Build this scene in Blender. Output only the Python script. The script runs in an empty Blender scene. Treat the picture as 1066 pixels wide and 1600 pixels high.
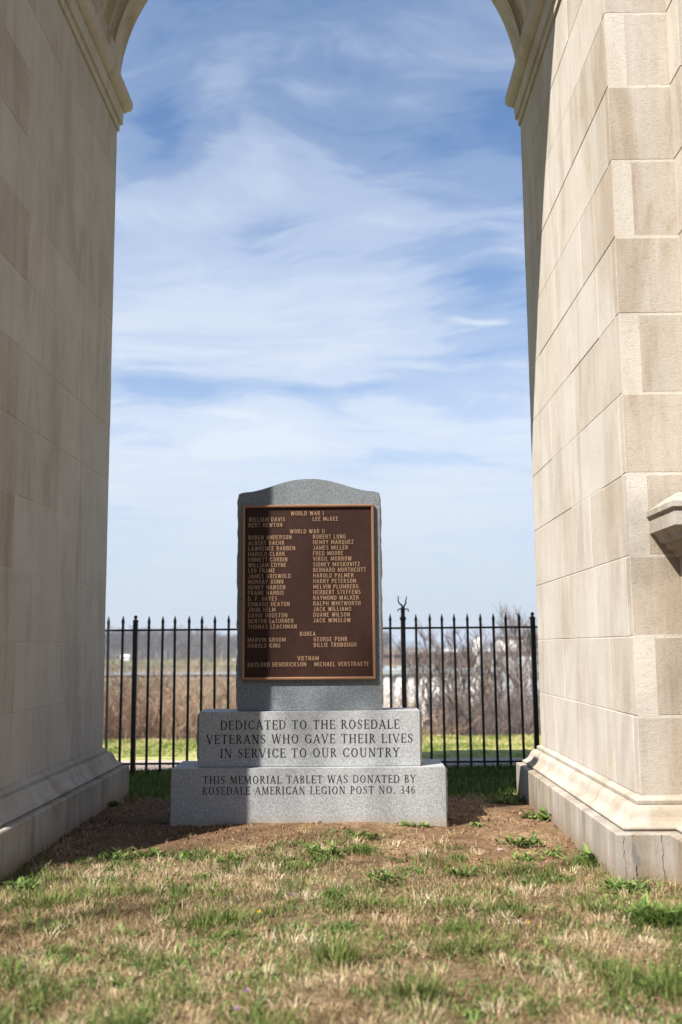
import bpy, bmesh, math, random
import numpy as np
from mathutils import Matrix, Vector, noise

R = math.radians
rnd = random.Random(7)
nrg = np.random.default_rng(11)
S = bpy.context.scene
C = S.collection

# ------------------------------------------------------------------ camera
EYE = 1.1
CAM_F = 1555.0
pitch = math.atan(210 / CAM_F)
yaw = math.atan(17 / (CAM_F / math.cos(pitch)))
roll = R(0.45)
fw = Vector((-math.sin(yaw) * math.cos(pitch), math.cos(yaw) * math.cos(pitch), math.sin(pitch)))
rt = Vector((math.cos(yaw), math.sin(yaw), 0))
up = rt.cross(fw)
rt, up = rt * math.cos(roll) - up * math.sin(roll), up * math.cos(roll) + rt * math.sin(roll)
cd = bpy.data.cameras.new('camera')
cam = bpy.data.objects.new('camera', cd)
C.objects.link(cam)
M = Matrix((( rt.x, up.x, -fw.x, 0), (rt.y, up.y, -fw.y, 0), (rt.z, up.z, -fw.z, EYE), (0, 0, 0, 1)))
cam.matrix_world = M
cd.sensor_fit = 'VERTICAL'
cd.sensor_height = 36
cd.lens = 36 * CAM_F / 1600
cd.clip_start = 0.05
cd.clip_end = 20000
cd.dof.use_dof = True
cd.dof.focus_distance = 6.15
cd.dof.aperture_fstop = 1.9
S.camera = cam

# ------------------------------------------------------------------ light, sky, exposure
SUN_AZ, SUN_EL = R(47), R(48.5)            # direction the light travels: +Y turned towards +X
sl = bpy.data.lights.new('sun', 'SUN')
sl.energy = 4.7
sl.angle = R(0.53)
sl.color = (1.0, 0.95, 0.88)
so = bpy.data.objects.new('sun', sl)
C.objects.link(so)
ldir = Vector((math.sin(SUN_AZ) * math.cos(SUN_EL), math.cos(SUN_AZ) * math.cos(SUN_EL), -math.sin(SUN_EL)))
so.rotation_euler = ldir.to_track_quat('-Z', 'Y').to_euler()
so.location = (-8, -8, 12)

S.view_settings.view_transform = 'Standard'
S.view_settings.look = 'None'
S.view_settings.exposure = 1.34
S.view_settings.gamma = 1
S.view_settings.use_curve_mapping = False

W = bpy.data.worlds.new('World')
S.world = W
W.use_nodes = True


class NT:
    """tiny node helper"""
    def __init__(s, tree):
        s.t = tree
        s.n = tree.nodes
        s.l = tree.links

    def add(s, typ, **kw):
        n = s.n.new(typ)
        for k, v in kw.items():
            setattr(n, k, v)
        return n

    def put(s, sock, v):
        if hasattr(v, 'is_linked') or isinstance(v, bpy.types.NodeSocket):
            s.l.new(v, sock)
        elif v is not None:
            if isinstance(v, (tuple, list)) and len(v) == 3 and sock.type == 'RGBA':
                v = (*v, 1)
            sock.default_value = v

    def math(s, op, a, b=None, c=None, clamp=False):
        n = s.add('ShaderNodeMath', operation=op, use_clamp=clamp)
        s.put(n.inputs[0], a)
        s.put(n.inputs[1], b)
        s.put(n.inputs[2], c)
        return n.outputs[0]

    def noise(s, vec, scale, detail=4, rough=0.55, dist=0.0, dim='3D'):
        n = s.add('ShaderNodeTexNoise', noise_dimensions=dim)
        s.put(n.inputs['Vector'], vec)
        s.put(n.inputs['Scale'], scale)
        s.put(n.inputs['Detail'], detail)
        s.put(n.inputs['Roughness'], rough)
        s.put(n.inputs['Distortion'], dist)
        return n.outputs['Fac']

    def mapping(s, vec, scale=(1, 1, 1), loc=(0, 0, 0), rot=(0, 0, 0)):
        n = s.add('ShaderNodeMapping')
        s.put(n.inputs['Vector'], vec)
        n.inputs['Scale'].default_value = scale
        n.inputs['Location'].default_value = loc
        n.inputs['Rotation'].default_value = rot
        return n.outputs[0]

    def ramp(s, fac, stops, interp='LINEAR'):
        n = s.add('ShaderNodeValToRGB')
        cr = n.color_ramp
        cr.interpolation = interp
        while len(cr.elements) < len(stops):
            cr.elements.new(0.5)
        for e, (p, c) in zip(cr.elements, stops):
            e.position = p
            e.color = (c, c, c, 1) if isinstance(c, (int, float)) else (*c, 1)
        s.put(n.inputs[0], fac)
        return n.outputs[0]

    def mix(s, fac, a, b, mode='MIX'):
        n = s.add('ShaderNodeMix', data_type='RGBA', blend_type=mode)
        s.put(n.inputs[0], fac)
        s.put(n.inputs[6], a)
        s.put(n.inputs[7], b)
        return n.outputs[2]


w = NT(W.node_tree)
bg = W.node_tree.nodes['Background']
sky = w.add('ShaderNodeTexSky', sky_type='NISHITA')
sky.sun_disc = False
sky.sun_elevation = SUN_EL
sky.sun_rotation = math.atan2(-math.sin(SUN_AZ), -math.cos(SUN_AZ))
sky.air_density = 1.0
sky.dust_density = 1.3
sky.ozone_density = 1.3
tc = w.add('ShaderNodeTexCoord')
sep = w.add('ShaderNodeSeparateXYZ')
w.l.new(tc.outputs['Generated'], sep.inputs[0])
# a cloud layer high above: direction projected on a flat deck, streaks run roughly level across the view
zc_ = w.math('MAXIMUM', sep.outputs[2], 0.0)
den = w.math('ADD', zc_, 0.16)
px = w.math('DIVIDE', sep.outputs[0], den)
py = w.math('DIVIDE', sep.outputs[1], den)
cmb = w.add('ShaderNodeCombineXYZ')
w.l.new(px, cmb.inputs[0])
w.l.new(py, cmb.inputs[1])
deck = cmb.outputs[0]
warp = w.add('ShaderNodeTexNoise')
w.put(warp.inputs['Vector'], deck)
warp.inputs['Scale'].default_value = 1.3
warp.inputs['Detail'].default_value = 3
wv = w.add('ShaderNodeVectorMath', operation='SCALE')
w.l.new(warp.outputs['Color'], wv.inputs[0])
wv.inputs['Scale'].default_value = 0.55
wa = w.add('ShaderNodeVectorMath', operation='ADD')
w.l.new(deck, wa.inputs[0])
w.l.new(wv.outputs[0], wa.inputs[1])
m1 = w.mapping(wa.outputs[0], scale=(0.75, 1.35, 1), rot=(0, 0, R(24)), loc=(3.1, 0.4, 0))
m2 = w.mapping(wa.outputs[0], scale=(1.5, 3.6, 1), rot=(0, 0, R(14)), loc=(7.7, 2.2, 0))
m3 = w.mapping(wa.outputs[0], scale=(4.5, 12, 1), rot=(0, 0, R(26)))
n1 = w.noise(m1, 1.0, 5, 0.5, 0.3)
n2 = w.noise(m2, 1.0, 6, 0.55, 0.5)
n3 = w.noise(m3, 1.0, 8, 0.68, 0.6)
cl = w.math('ADD', w.math('MULTIPLY', n1, 0.40), w.math('ADD', w.math('MULTIPLY', n2, 0.42), w.math('MULTIPLY', n3, 0.24)))
# the larger banks and gaps of this day's sky: (azimuth tangent, height tangent, widths, amount)
ysafe = w.math('MAXIMUM', sep.outputs[1], 0.05)
wn = w.add('ShaderNodeTexNoise')
w.put(wn.inputs['Vector'], w.mapping(tc.outputs['Generated'], scale=(7, 7, 16)))
wn.inputs['Scale'].default_value = 1.0
wn.inputs['Detail'].default_value = 4
wsep = w.add('ShaderNodeSeparateColor')
w.l.new(wn.outputs['Color'], wsep.inputs[0])
uu = w.math('ADD', w.math('DIVIDE', sep.outputs[0], ysafe), w.math('MULTIPLY', w.math('SUBTRACT', wsep.outputs[0], 0.5), 0.16))
vv = w.math('ADD', w.math('DIVIDE', sep.outputs[2], ysafe), w.math('MULTIPLY', w.math('SUBTRACT', wsep.outputs[1], 0.5), 0.06))
# streaks rise gently to the left
vv = w.math('ADD', vv, w.math('MULTIPLY', uu, 0.12))
for (bx_, by_, sx_, sy_, am) in ((240, 120, 80, 80, -0.13), (800, 120, 70, 60, -0.12), (770, 380, 120, 50, -0.14), (250, 575, 130, 30, -0.14), (560, 600, 130, 15, -0.09),
                                 (700, 700, 130, 10, -0.09), (560, 30, 150, 25, -0.06), (480, 230, 220, 70, 0.06), (330, 430, 160, 50, 0.07), (765, 467, 55, 8, 0.20),
                                 (345, 640, 55, 12, 0.10), (500, 800, 400, 90, 0.12), (620, 530, 110, 28, 0.06), (600, 650, 160, 22, 0.07)):
    u0, v0 = (bx_ - 550) / 1560.0, (1010 - by_) / 1590.0
    v0 = v0 + u0 * 0.12
    du = w.math('DIVIDE', w.math('SUBTRACT', uu, u0), sx_ / 1560.0)
    dv = w.math('DIVIDE', w.math('SUBTRACT', vv, v0), sy_ / 1590.0)
    g = w.math('EXPONENT', w.math('MULTIPLY', w.math('ADD', w.math('MULTIPLY', du, du), w.math('MULTIPLY', dv, dv)), -1.0))
    g = w.math('MULTIPLY', g, w.math('GREATER_THAN', sep.outputs[1], 0.05))
    cl = w.math('ADD', cl, w.math('MULTIPLY', g, am))
cover = w.ramp(cl, [(0.40, 0.02), (0.485, 0.32), (0.565, 0.72), (0.66, 0.98)], 'EASE')
# veil thickens towards the horizon
veil = w.math('POWER', w.math('SUBTRACT', 1.0, zc_, clamp=True), 3.6)
fac = w.math('ADD', cover, w.math('MULTIPLY', veil, w.math('SUBTRACT', 0.95, cover)), clamp=True)
fac = w.math('MULTIPLY', fac, 0.93)
hz = w.ramp(zc_, [(0.0, (4.9, 5.4, 6.1)), (0.08, (5.7, 6.2, 6.9)), (0.22, (6.8, 7.3, 8.0)), (0.36, (5.3, 6.1, 7.4)), (0.6, (3.4, 4.3, 5.8))])
blue = w.mix(1.0, sky.outputs[0], (0.70, 1.02, 1.34), 'MULTIPLY')
col = w.mix(fac, blue, hz)
w.l.new(col, bg.inputs['Color'])
bg.inputs['Strength'].default_value = 0.0500

# ------------------------------------------------------------------ materials
MATS = {}


def newmat(name):
    m = bpy.data.materials.new(name)
    m.use_nodes = True
    t = NT(m.node_tree)
    b = m.node_tree.nodes['Principled BSDF']
    MATS[name] = m
    return m, t, b


def bump(t, b, h, strength, dist):
    n = t.add('ShaderNodeBump')
    n.inputs['Strength'].default_value = strength
    n.inputs['Distance'].default_value = dist
    t.put(n.inputs['Height'], h)
    t.l.new(n.outputs[0], b.inputs['Normal'])


def stone_mat(name, dark, light, tint=0.16, rough=1.0, relief=0.006, stain=0.55):
    m, t, b = newmat(name)
    geo = t.add('ShaderNodeNewGeometry').outputs['Position']
    oi = t.add('ShaderNodeObjectInfo').outputs['Random']
    cloud = t.noise(geo, 2.2, 4, 0.6)
    fine = t.noise(geo, 46, 4, 0.7)
    grain = t.noise(geo, 260, 2, 0.6)
    streak = t.noise(t.mapping(geo, scale=(13, 13, 0.9)), 1.0, 4, 0.6, 0.4)
    c = t.mix(t.ramp(cloud, [(0.3, 0), (0.7, 1)]), dark, light)
    # each block its own tone
    tone = t.ramp(oi, [(0.0, (0.84, 0.80, 0.74)), (0.25, (1.02, 1.0, 0.97)), (0.5, (0.93, 0.9, 0.85)), (0.75, (1.06, 1.04, 1.03)), (1.0, (0.97, 0.9, 0.8))])
    c = t.mix(tint * 3.2 if tint * 3.2 < 1 else 1.0, c, t.mix(1.0, c, tone, 'MULTIPLY'))
    c = t.mix(t.ramp(streak, [(0.5, 0), (0.75, stain)]), c, t.mix(1.0, c, (0.80, 0.74, 0.66), 'MULTIPLY'))
    c = t.mix(t.ramp(streak, [(0.25, stain * 0.5), (0.42, 0)]), c, (0.56, 0.53, 0.50))
    blot = t.noise(t.mapping(geo, scale=(3.2, 3.2, 0.75)), 1.0, 5, 0.6, 0.8)
    c = t.mix(t.ramp(blot, [(0.49, 0), (0.64, min(1, stain * 1.15))]), c, t.mix(1.0, c, (0.72, 0.64, 0.54), 'MULTIPLY'))
    c = t.mix(t.ramp(blot, [(0.30, stain * 0.8), (0.44, 0)]), c, t.mix(0.5, c, (0.50, 0.49, 0.47)))
    c = t.mix(t.ramp(fine, [(0.30, 0.5), (0.47, 0)]), c, t.mix(1.0, c, (0.72, 0.68, 0.63), 'MULTIPLY'))
    c = t.mix(t.ramp(grain, [(0.35, 0.5), (0.52, 0)]), c, t.mix(1.0, c, (0.75, 0.72, 0.68), 'MULTIPLY'))
    # soil splashed on the foot of the stone
    sz = t.add('ShaderNodeSeparateXYZ')
    t.l.new(geo, sz.inputs[0])
    zz_ = t.math('ADD', sz.outputs[2], t.math('MULTIPLY', blot, -0.10))
    c = t.mix(t.ramp(t.math('ADD', zz_, 0.2), [(0.17, 0.75), (0.215, 0.35), (0.27, 0.0)]), c, (0.22, 0.16, 0.11))
    t.l.new(c, b.inputs['Base Color'])
    b.inputs['Roughness'].default_value = rough
    b.inputs['Specular IOR Level'].default_value = 0.2
    pit = t.noise(geo, 95, 5, 0.75)
    h = t.math('ADD', t.math('MULTIPLY', fine, 0.35), t.math('ADD', t.math('MULTIPLY', pit, 0.5), t.math('MULTIPLY', grain, 0.4)))
    bump(t, b, h, 0.6, relief)
    return m


stone_mat('limestone', (0.425, 0.390, 0.345), (0.49, 0.46, 0.42), tint=0.12, stain=0.40)
stone_mat('limestone_tooled', (0.392, 0.350, 0.298), (0.46, 0.42, 0.368), tint=0.15, relief=0.010)
stone_mat('limestone_base', (0.30, 0.272, 0.235), (0.37, 0.34, 0.30), tint=0.1, relief=0.008, stain=0.9)
stone_mat('mortar', (0.48, 0.44, 0.38), (0.57, 0.53, 0.47), tint=0.0, relief=0.012, stain=0.2)
stone_mat('limestone_shaded', (0.40, 0.360, 0.312), (0.465, 0.43, 0.385), stain=0.9)  # darker limestone copy: the vault's shade put into its colour, plus heavier stain


def granite(name, base, spread, rough, engraved=False):
    m, t, b = newmat(name)
    geo = t.add('ShaderNodeNewGeometry').outputs['Position']
    v = t.add('ShaderNodeTexVoronoi', feature='F1')
    t.put(v.inputs['Vector'], geo)
    v.inputs['Scale'].default_value = 210
    sp = t.add('ShaderNodeSeparateColor')
    t.l.new(v.outputs['Color'], sp.inputs[0])
    n = t.noise(geo, 75, 4, 0.7)
    big = t.noise(geo, 3.5, 3, 0.5)
    f = t.math('ADD', t.math('MULTIPLY', sp.outputs[0], 0.55), t.math('MULTIPLY', n, 0.45))
    lo = tuple(x * (1 - spread) for x in base)
    hi = tuple(min(0.9, x * (1 + spread)) for x in base)
    c = t.ramp(f, [(0.25, lo), (0.5, base), (0.75, hi)])
    c = t.mix(t.ramp(big, [(0.35, 0.0), (0.7, 0.35)]), c, t.mix(1.0, c, (0.86, 0.85, 0.82), 'MULTIPLY'))
    # splashed soil near the ground
    sz = t.add('ShaderNodeSeparateXYZ')
    t.l.new(geo, sz.inputs[0])
    low = t.ramp(t.math('ADD', sz.outputs[2], t.math('MULTIPLY', n, 0.05)), [(0.07, 0.65), (0.14, 0.0)])
    c = t.mix(low, c, (0.30, 0.22, 0.14))
    t.l.new(c, b.inputs['Base Color'])
    b.inputs['Roughness'].default_value = rough
    b.inputs['Specular IOR Level'].default_value = 0.5
    bump(t, b, f, 0.25, 0.002)
    return m


granite('granite_face', (0.295, 0.302, 0.308), 0.28, 0.62)
granite('granite_tablet', (0.138, 0.155, 0.168), 0.36, 0.55)
granite('granite_pitch', (0.27, 0.25, 0.23), 0.35, 0.9)


def plain(name, col, rough=0.6, metal=0.0, spec=0.4, var=0.12, scale=12, bumpd=0.0, bscale=60):
    m, t, b = newmat(name)
    geo = t.add('ShaderNodeNewGeometry').outputs['Position']
    n = t.noise(geo, scale, 4, 0.6)
    c = t.mix(n, tuple(x * (1 - var) for x in col), tuple(min(0.95, x * (1 + var)) for x in col))
    t.l.new(c, b.inputs['Base Color'])
    b.inputs['Roughness'].default_value = rough
    b.inputs['Metallic'].default_value = metal
    b.inputs['Specular IOR Level'].default_value = spec
    if bumpd:
        bump(t, b, t.noise(geo, bscale, 3, 0.6), 0.8, bumpd)
    return m


plain('bronze_field', (0.029, 0.0115, 0.0072), 0.62, 0.0, 0.18, 0.4, 30, 0.0012, 300)
plain('bronze_polished', (0.27, 0.145, 0.08), 0.45, 0.4, 0.4, 0.18, 60)
plain('bronze_letters', (0.29, 0.18, 0.11), 0.5, 0.1, 0.4, 0.2, 90)
plain('engraved_dark', (0.018, 0.018, 0.02), 0.8, 0, 0.2)
plain('iron_black', (0.008, 0.011, 0.012), 0.38, 0.0, 0.5, 0.3, 40, 0.0006, 200)
plain('bark', (0.13, 0.105, 0.085), 0.95, 0, 0.1, 0.35, 6)
plain('bark_grey', (0.20, 0.175, 0.155), 0.95, 0, 0.1, 0.3, 4)
plain('white_wall', (0.72, 0.71, 0.69), 0.8, 0, 0.2, 0.06, 0.6)
plain('grey_wall', (0.42, 0.45, 0.47), 0.8, 0, 0.2, 0.15, 0.4)
plain('grey_roof', (0.24, 0.28, 0.29), 0.7, 0, 0.3, 0.12, 0.5)
plain('brown_roof', (0.15, 0.09, 0.075), 0.8, 0, 0.2, 0.2, 0.2)
plain('dark_glass', (0.03, 0.04, 0.05), 0.2, 0, 0.6)
plain('asphalt_far', (0.19, 0.195, 0.205), 0.9, 0, 0.2, 0.25, 0.02)
plain('concrete_path', (0.34, 0.275, 0.235), 0.95, 0, 0.2, 0.14, 9, 0.003, 90)
plain('hill_green', (0.055, 0.07, 0.075), 1, 0, 0.1, 0.3, 0.002)
plain('cement_grey', (0.17, 0.155, 0.14), 0.95, 0, 0.1, 0.3, 60)
stone_mat('limestone_moulding', (0.36, 0.328, 0.285), (0.425, 0.395, 0.352), tint=0.2, stain=0.6)
plain('pebble', (0.33, 0.28, 0.23), 0.9, 0, 0.2, 0.3, 80)


def tone_mat(name, stops, rough=0.75, trans=0.25, sc=2.5):
    """blade / leaf colours picked by a per-blade value, drifting over the ground"""
    m, t, b = newmat(name)
    a = t.add('ShaderNodeAttribute')
    a.attribute_name = 'tone'
    c = t.ramp(a.outputs['Fac'], stops)
    t.l.new(c, b.inputs['Base Color'])
    b.inputs['Roughness'].default_value = rough
    b.inputs['Specular IOR Level'].default_value = 0.25
    if trans:
        tr = t.add('ShaderNodeBsdfTranslucent')
        t.l.new(c, tr.inputs[0])
        mx = t.add('ShaderNodeMixShader')
        mx.inputs[0].default_value = trans
        out = m.node_tree.nodes['Material Output']
        t.l.new(b.outputs[0], mx.inputs[1])
        t.l.new(tr.outputs[0], mx.inputs[2])
        t.l.new(mx.outputs[0], out.inputs[0])
    return m


tone_mat('dry_blade', [(0.0, (0.07, 0.04, 0.02)), (0.28, (0.18, 0.115, 0.058)), (0.55, (0.35, 0.25, 0.13)), (0.78, (0.50, 0.39, 0.235)), (1.0, (0.64, 0.54, 0.38))])
tone_mat('green_blade', [(0.0, (0.03, 0.055, 0.012)), (0.4, (0.07, 0.115, 0.022)), (0.75, (0.135, 0.185, 0.04)), (1.0, (0.25, 0.27, 0.085))], trans=0.3)
tone_mat('lawn_blade', [(0.0, (0.08, 0.11, 0.022)), (0.35, (0.16, 0.20, 0.045)), (0.65, (0.35, 0.33, 0.12)), (1.0, (0.50, 0.44, 0.22))], trans=0.3)
tone_mat('leaf_litter', [(0.0, (0.07, 0.035, 0.02)), (0.4, (0.17, 0.085, 0.045)), (0.8, (0.33, 0.20, 0.12)), (1.0, (0.5, 0.40, 0.30))], trans=0.1)
tone_mat('weed_leaf', [(0.0, (0.03, 0.065, 0.015)), (0.45, (0.10, 0.17, 0.035)), (1.0, (0.27, 0.34, 0.10))], trans=0.3)
tone_mat('twig', [(0.0, (0.06, 0.036, 0.028)), (0.4, (0.19, 0.115, 0.078)), (0.7, (0.33, 0.225, 0.15)), (0.9, (0.46, 0.36, 0.25)), (1.0, (0.42, 0.40, 0.16))], trans=0.0)
tone_mat('twig_grey', [(0.0, (0.05, 0.037, 0.034)), (0.5, (0.13, 0.10, 0.09)), (0.9, (0.27, 0.225, 0.195)), (1.0, (0.22, 0.24, 0.11))], trans=0.0)
tone_mat('petal_yellow', [(0, (0.75, 0.42, 0.02)), (1, (0.85, 0.55, 0.03))], trans=0.1)
tone_mat('petal_purple', [(0, (0.22, 0.10, 0.32)), (1, (0.38, 0.22, 0.5))], trans=0.1)

# ------------------------------------------------------------------ mesh helpers


def link(o, parent=None):
    C.objects.link(o)
    if parent is not None:
        o.parent = parent
    return o


def mesh(name, verts, faces, mat, parent=None, smooth=False):
    me = bpy.data.meshes.new(name)
    me.from_pydata([tuple(v) for v in verts], [], faces)
    if mat:
        me.materials.append(MATS[mat])
    if smooth:
        me.polygons.foreach_set('use_smooth', [True] * len(me.polygons))
    me.update()
    return link(bpy.data.objects.new(name, me), parent)


def tag(o, label=None, cat=None, group=None, kind=None):
    if label:
        o['label'] = label
    if cat:
        o['category'] = cat
    if group:
        o['group'] = group
    if kind:
        o['kind'] = kind
    return o


def empty(name, loc=(0, 0, 0)):
    o = bpy.data.objects.new(name, None)
    o.location = loc
    o.empty_display_size = 0.2
    return link(o)


def chamfer_box(x0, x1, y0, y1, z0, z1, c=0.004):
    """box with chamfered edges: verts, faces"""
    bm = bmesh.new()
    bmesh.ops.create_cube(bm, size=1)
    for v in bm.verts:
        v.co = ((x0 + x1) / 2 + v.co.x * (x1 - x0), (y0 + y1) / 2 + v.co.y * (y1 - y0), (z0 + z1) / 2 + v.co.z * (z1 - z0))
    if c > 0:
        bmesh.ops.bevel(bm, geom=bm.edges[:], offset=c, segments=1, affect='EDGES', clamp_overlap=True)
    vs = [v.co[:] for v in bm.verts]
    bm.verts.index_update()
    fs = [[v.index for v in f.verts] for f in bm.faces]
    bm.free()
    return vs, fs


def box(name, x0, x1, y0, y1, z0, z1, mat, parent=None, c=0.004):
    vs, fs = chamfer_box(min(x0, x1), max(x0, x1), y0, y1, z0, z1, c)
    return mesh(name, vs, fs, mat, parent)


class Tubes:
    """collects tapered polyline tubes into one mesh"""
    def __init__(s, sides=4):
        s.v, s.f, s.t, s.n = [], [], [], sides

    def tube(s, pts, rad, tone=0.5, cap=True, sides=None):
        k = sides or s.n
        pts = [Vector(p) for p in pts]
        base = len(s.v)
        for i, p in enumerate(pts):
            d = (pts[min(i + 1, len(pts) - 1)] - pts[max(i - 1, 0)]).normalized()
            a = d.cross(Vector((0.31, 0.17, 0.93) if abs(d.z) < 0.9 else (1, 0.2, 0.1))).normalized()
            b_ = d.cross(a)
            r = rad[i] if isinstance(rad, (list, tuple)) else rad
            for j in range(k):
                an = 2 * math.pi * j / k + math.pi / 4
                s.v.append(p + a * (math.cos(an) * r) + b_ * (math.sin(an) * r))
                s.t.append(tone)
        for i in range(len(pts) - 1):
            for j in range(k):
                q = base + i * k
                s.f.append((q + j, q + (j + 1) % k, q + k + (j + 1) % k, q + k + j))
        if cap:
            s.f.append(tuple(base + j for j in range(k))[::-1])
            q = base + (len(pts) - 1) * k
            s.f.append(tuple(q + j for j in range(k)))

    def build(s, name, mat, parent=None, smooth=False):
        o = mesh(name, s.v, s.f, mat, parent, smooth)
        at = o.data.attributes.new('tone', 'FLOAT', 'POINT')
        at.data.foreach_set('value', np.array(s.t, dtype=np.float32))
        return o


def lathe(cx, cy, prof, n=14):
    vs, fs = [], []
    for r, z in prof:
        for j in range(n):
            a = 2 * math.pi * j / n
            vs.append((cx + r * math.cos(a), cy + r * math.sin(a), z))
    for i in range(len(prof) - 1):
        for j in range(n):
            fs.append((i * n + j, i * n + (j + 1) % n, (i + 1) * n + (j + 1) % n, (i + 1) * n + j))
    fs.append(tuple(range(n))[::-1])
    fs.append(tuple((len(prof) - 1) * n + j for j in range(n)))
    return vs, fs


# ------------------------------------------------------------------ terrain
LAWN_END = 25.0


def smooth01(t):
    t = np.clip(t, 0, 1)
    return t * t * (3 - 2 * t)


def vnoise(x, y, s, seed=0):
    """cheap smooth value noise, numpy"""
    x = np.asarray(x, float) * s + seed * 17.13
    y = np.asarray(y, float) * s + seed * 7.91
    xi, yi = np.floor(x), np.floor(y)
    xf, yf = x - xi, y - yi

    def h(a, b):
        v = np.sin(a * 127.1 + b * 311.7 + seed * 74.7) * 43758.5453
        return v - np.floor(v)
    u, v = xf * xf * (3 - 2 * xf), yf * yf * (3 - 2 * yf)
    return (h(xi, yi) * (1 - u) + h(xi + 1, yi) * u) * (1 - v) + (h(xi, yi + 1) * (1 - u) + h(xi + 1, yi + 1) * u) * v


def ground_z(x, y):
    x = np.asarray(x, float)
    y = np.asarray(y, float)
    r2 = ((x + 0.27) / 1.25) ** 2 + ((y - 6.25) / 0.95) ** 2
    z = 0.062 * np.exp(-r2 ** 1.6)
    z = z + 0.022 * (vnoise(x, y, 1.3, 1) - 0.5) + 0.014 * (vnoise(x, y, 3.7, 2) - 0.5) + 0.011 * (vnoise(x, y, 11, 3) - 0.5)
    z = z - 0.045 * smooth01((y - 7.6) / 1.2) * smooth01((0.4 - x) / 1.6)
    # flat under path
    pf = smooth01((y - 9.15) / 0.1) * (1 - smooth01((y - 10.35) / 0.2))
    z = z * (1 - pf) + pf * (-0.035)
    # a lower lawn terrace, then the hill falls away
    z = z - 0.93 * smooth01((y - 10.4) / 5.6) - 0.022 * np.clip(y - 16, 0, 9)
    t = np.clip(y - LAWN_END, 0, None)
    z = z - 7.1 * (1 - np.exp(-(t / 16.0) ** 1.4))
    side = np.clip(np.abs(x) - 14, 0, None)
    z = z - 8.2 * (1 - np.exp(-(side / 30.0) ** 2)) * np.exp(-t / 14.0)
    fade = smooth01((y - 60) / 60)
    z = z * (1 - fade) + fade * (-8.2 + 0.6 * (vnoise(x, y, 0.01, 5) - 0.5))
    return z


def axis(lo_, a, b, hi_, step, grow=1.25):
    c = list(np.arange(a, b + 1e-6, step))
    s_, v = step, b
    while v < hi_:
        s_ *= grow
        v += s_
        c.append(v)
    s_, v = step, a
    pre = []
    while v > lo_:
        s_ *= grow
        v -= s_
        pre.append(v)
    return np.array(pre[::-1] + c)


gx = axis(-9000, -3.2, 3.2, 9000, 0.045)
gy = axis(-300, 1.5, 11.0, 14000, 0.05, 1.12)
GX, GY = np.meshgrid(gx, gy)
GZ = ground_z(GX, GY)
nx_, ny_ = len(gx), len(gy)
gv = np.stack([GX.ravel(), GY.ravel(), GZ.ravel()], 1)
ii = np.arange(nx_ * (ny_ - 1)).reshape(ny_ - 1, nx_)[:, :-1].ravel()
gf = np.stack([ii, ii + 1, ii + nx_ + 1, ii + nx_], 1)
me = bpy.data.meshes.new('ground')
me.vertices.add(len(gv))
me.vertices.foreach_set('co', gv.ravel())
me.loops.add(len(gf) * 4)
me.loops.foreach_set('vertex_index', gf.ravel().astype(np.int32))
me.polygons.add(len(gf))
me.polygons.foreach_set('loop_start', np.arange(0, len(gf) * 4, 4, dtype=np.int32))
me.update(calc_edges=True)
me.validate()
me.polygons.foreach_set('use_smooth', [True] * len(me.polygons))


def bareness(x, y):
    """1 where the soil is bare, 0 where turf is thick"""
    x = np.asarray(x, float)
    y = np.asarray(y, float)
    n = vnoise(x, y, 1.7, 21) * 0.6 + vnoise(x, y, 5.0, 22) * 0.4
    b = 1 / (1 + np.exp(-((y - 5.35 + 0.35 * smooth01(x / 0.8) * 0 - 0.35 * smooth01((x - 0.1) / 0.6)) * 5)))      # front limit
    b = 1 / (1 + np.exp(-((y - (5.45 - 0.55 * smooth01((x - 0.1) / 0.7))) * 6 + (n - 0.5) * 4)))
    b = b * (1 - smooth01((y - (7.55 - 0.25 * (n - 0.5))) / 0.45))
    return np.clip(b, 0, 1)


at = me.attributes.new('bare', 'FLOAT', 'POINT')
at.data.foreach_set('value', bareness(gv[:, 0], gv[:, 1]).astype(np.float32))
m, t, b = newmat('ground')
geo = t.add('ShaderNodeNewGeometry').outputs['Position']
sx = t.add('ShaderNodeSeparateXYZ')
t.l.new(geo, sx.inputs[0])
ab = t.add('ShaderNodeAttribute')
ab.attribute_name = 'bare'
nn1 = t.noise(geo, 2.5, 5, 0.6)
nn2 = t.noise(geo, 28, 5, 0.65)
nn3 = t.noise(geo, 130, 3, 0.6)
soil = t.mix(t.ramp(nn1, [(0.35, 0), (0.62, 1)]), (0.125, 0.075, 0.042), (0.30, 0.202, 0.116))
soil_x = t.math('ADD', sx.outputs[0], t.math('MULTIPLY', nn1, 1.2))  # soil gets darker towards the left, with a noisy edge
soil = t.mix(t.ramp(t.math('MULTIPLY', t.math('ADD', soil_x, 3.0), 0.25), [(0.66, 0.75), (0.86, 0.0)]), soil, (0.105, 0.066, 0.04))
soil = t.mix(t.ramp(nn2, [(0.42, 0.85), (0.56, 0)]), soil, (0.12, 0.068, 0.038))
turf = t.mix(t.ramp(nn2, [(0.35, 0), (0.65, 1)]), (0.075, 0.05, 0.028), (0.21, 0.15, 0.085))
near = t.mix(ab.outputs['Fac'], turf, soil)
lawn = t.mix(t.ramp(t.noise(geo, 5, 4, 0.6), [(0.4, 0), (0.62, 1)]), (0.19, 0.25, 0.055), (0.42, 0.38, 0.16))
c = t.mix(t.ramp(t.math('DIVIDE', sx.outputs[1], 20.0), [(0.37, 0), (0.41, 1)]), near, lawn)
scrub = t.mix(nn1, (0.13, 0.095, 0.06), (0.24, 0.175, 0.11))
c = t.mix(t.ramp(t.math('DIVIDE', sx.outputs[1], 40.0), [(0.62, 0), (0.65, 1)]), c, scrub)
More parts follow.
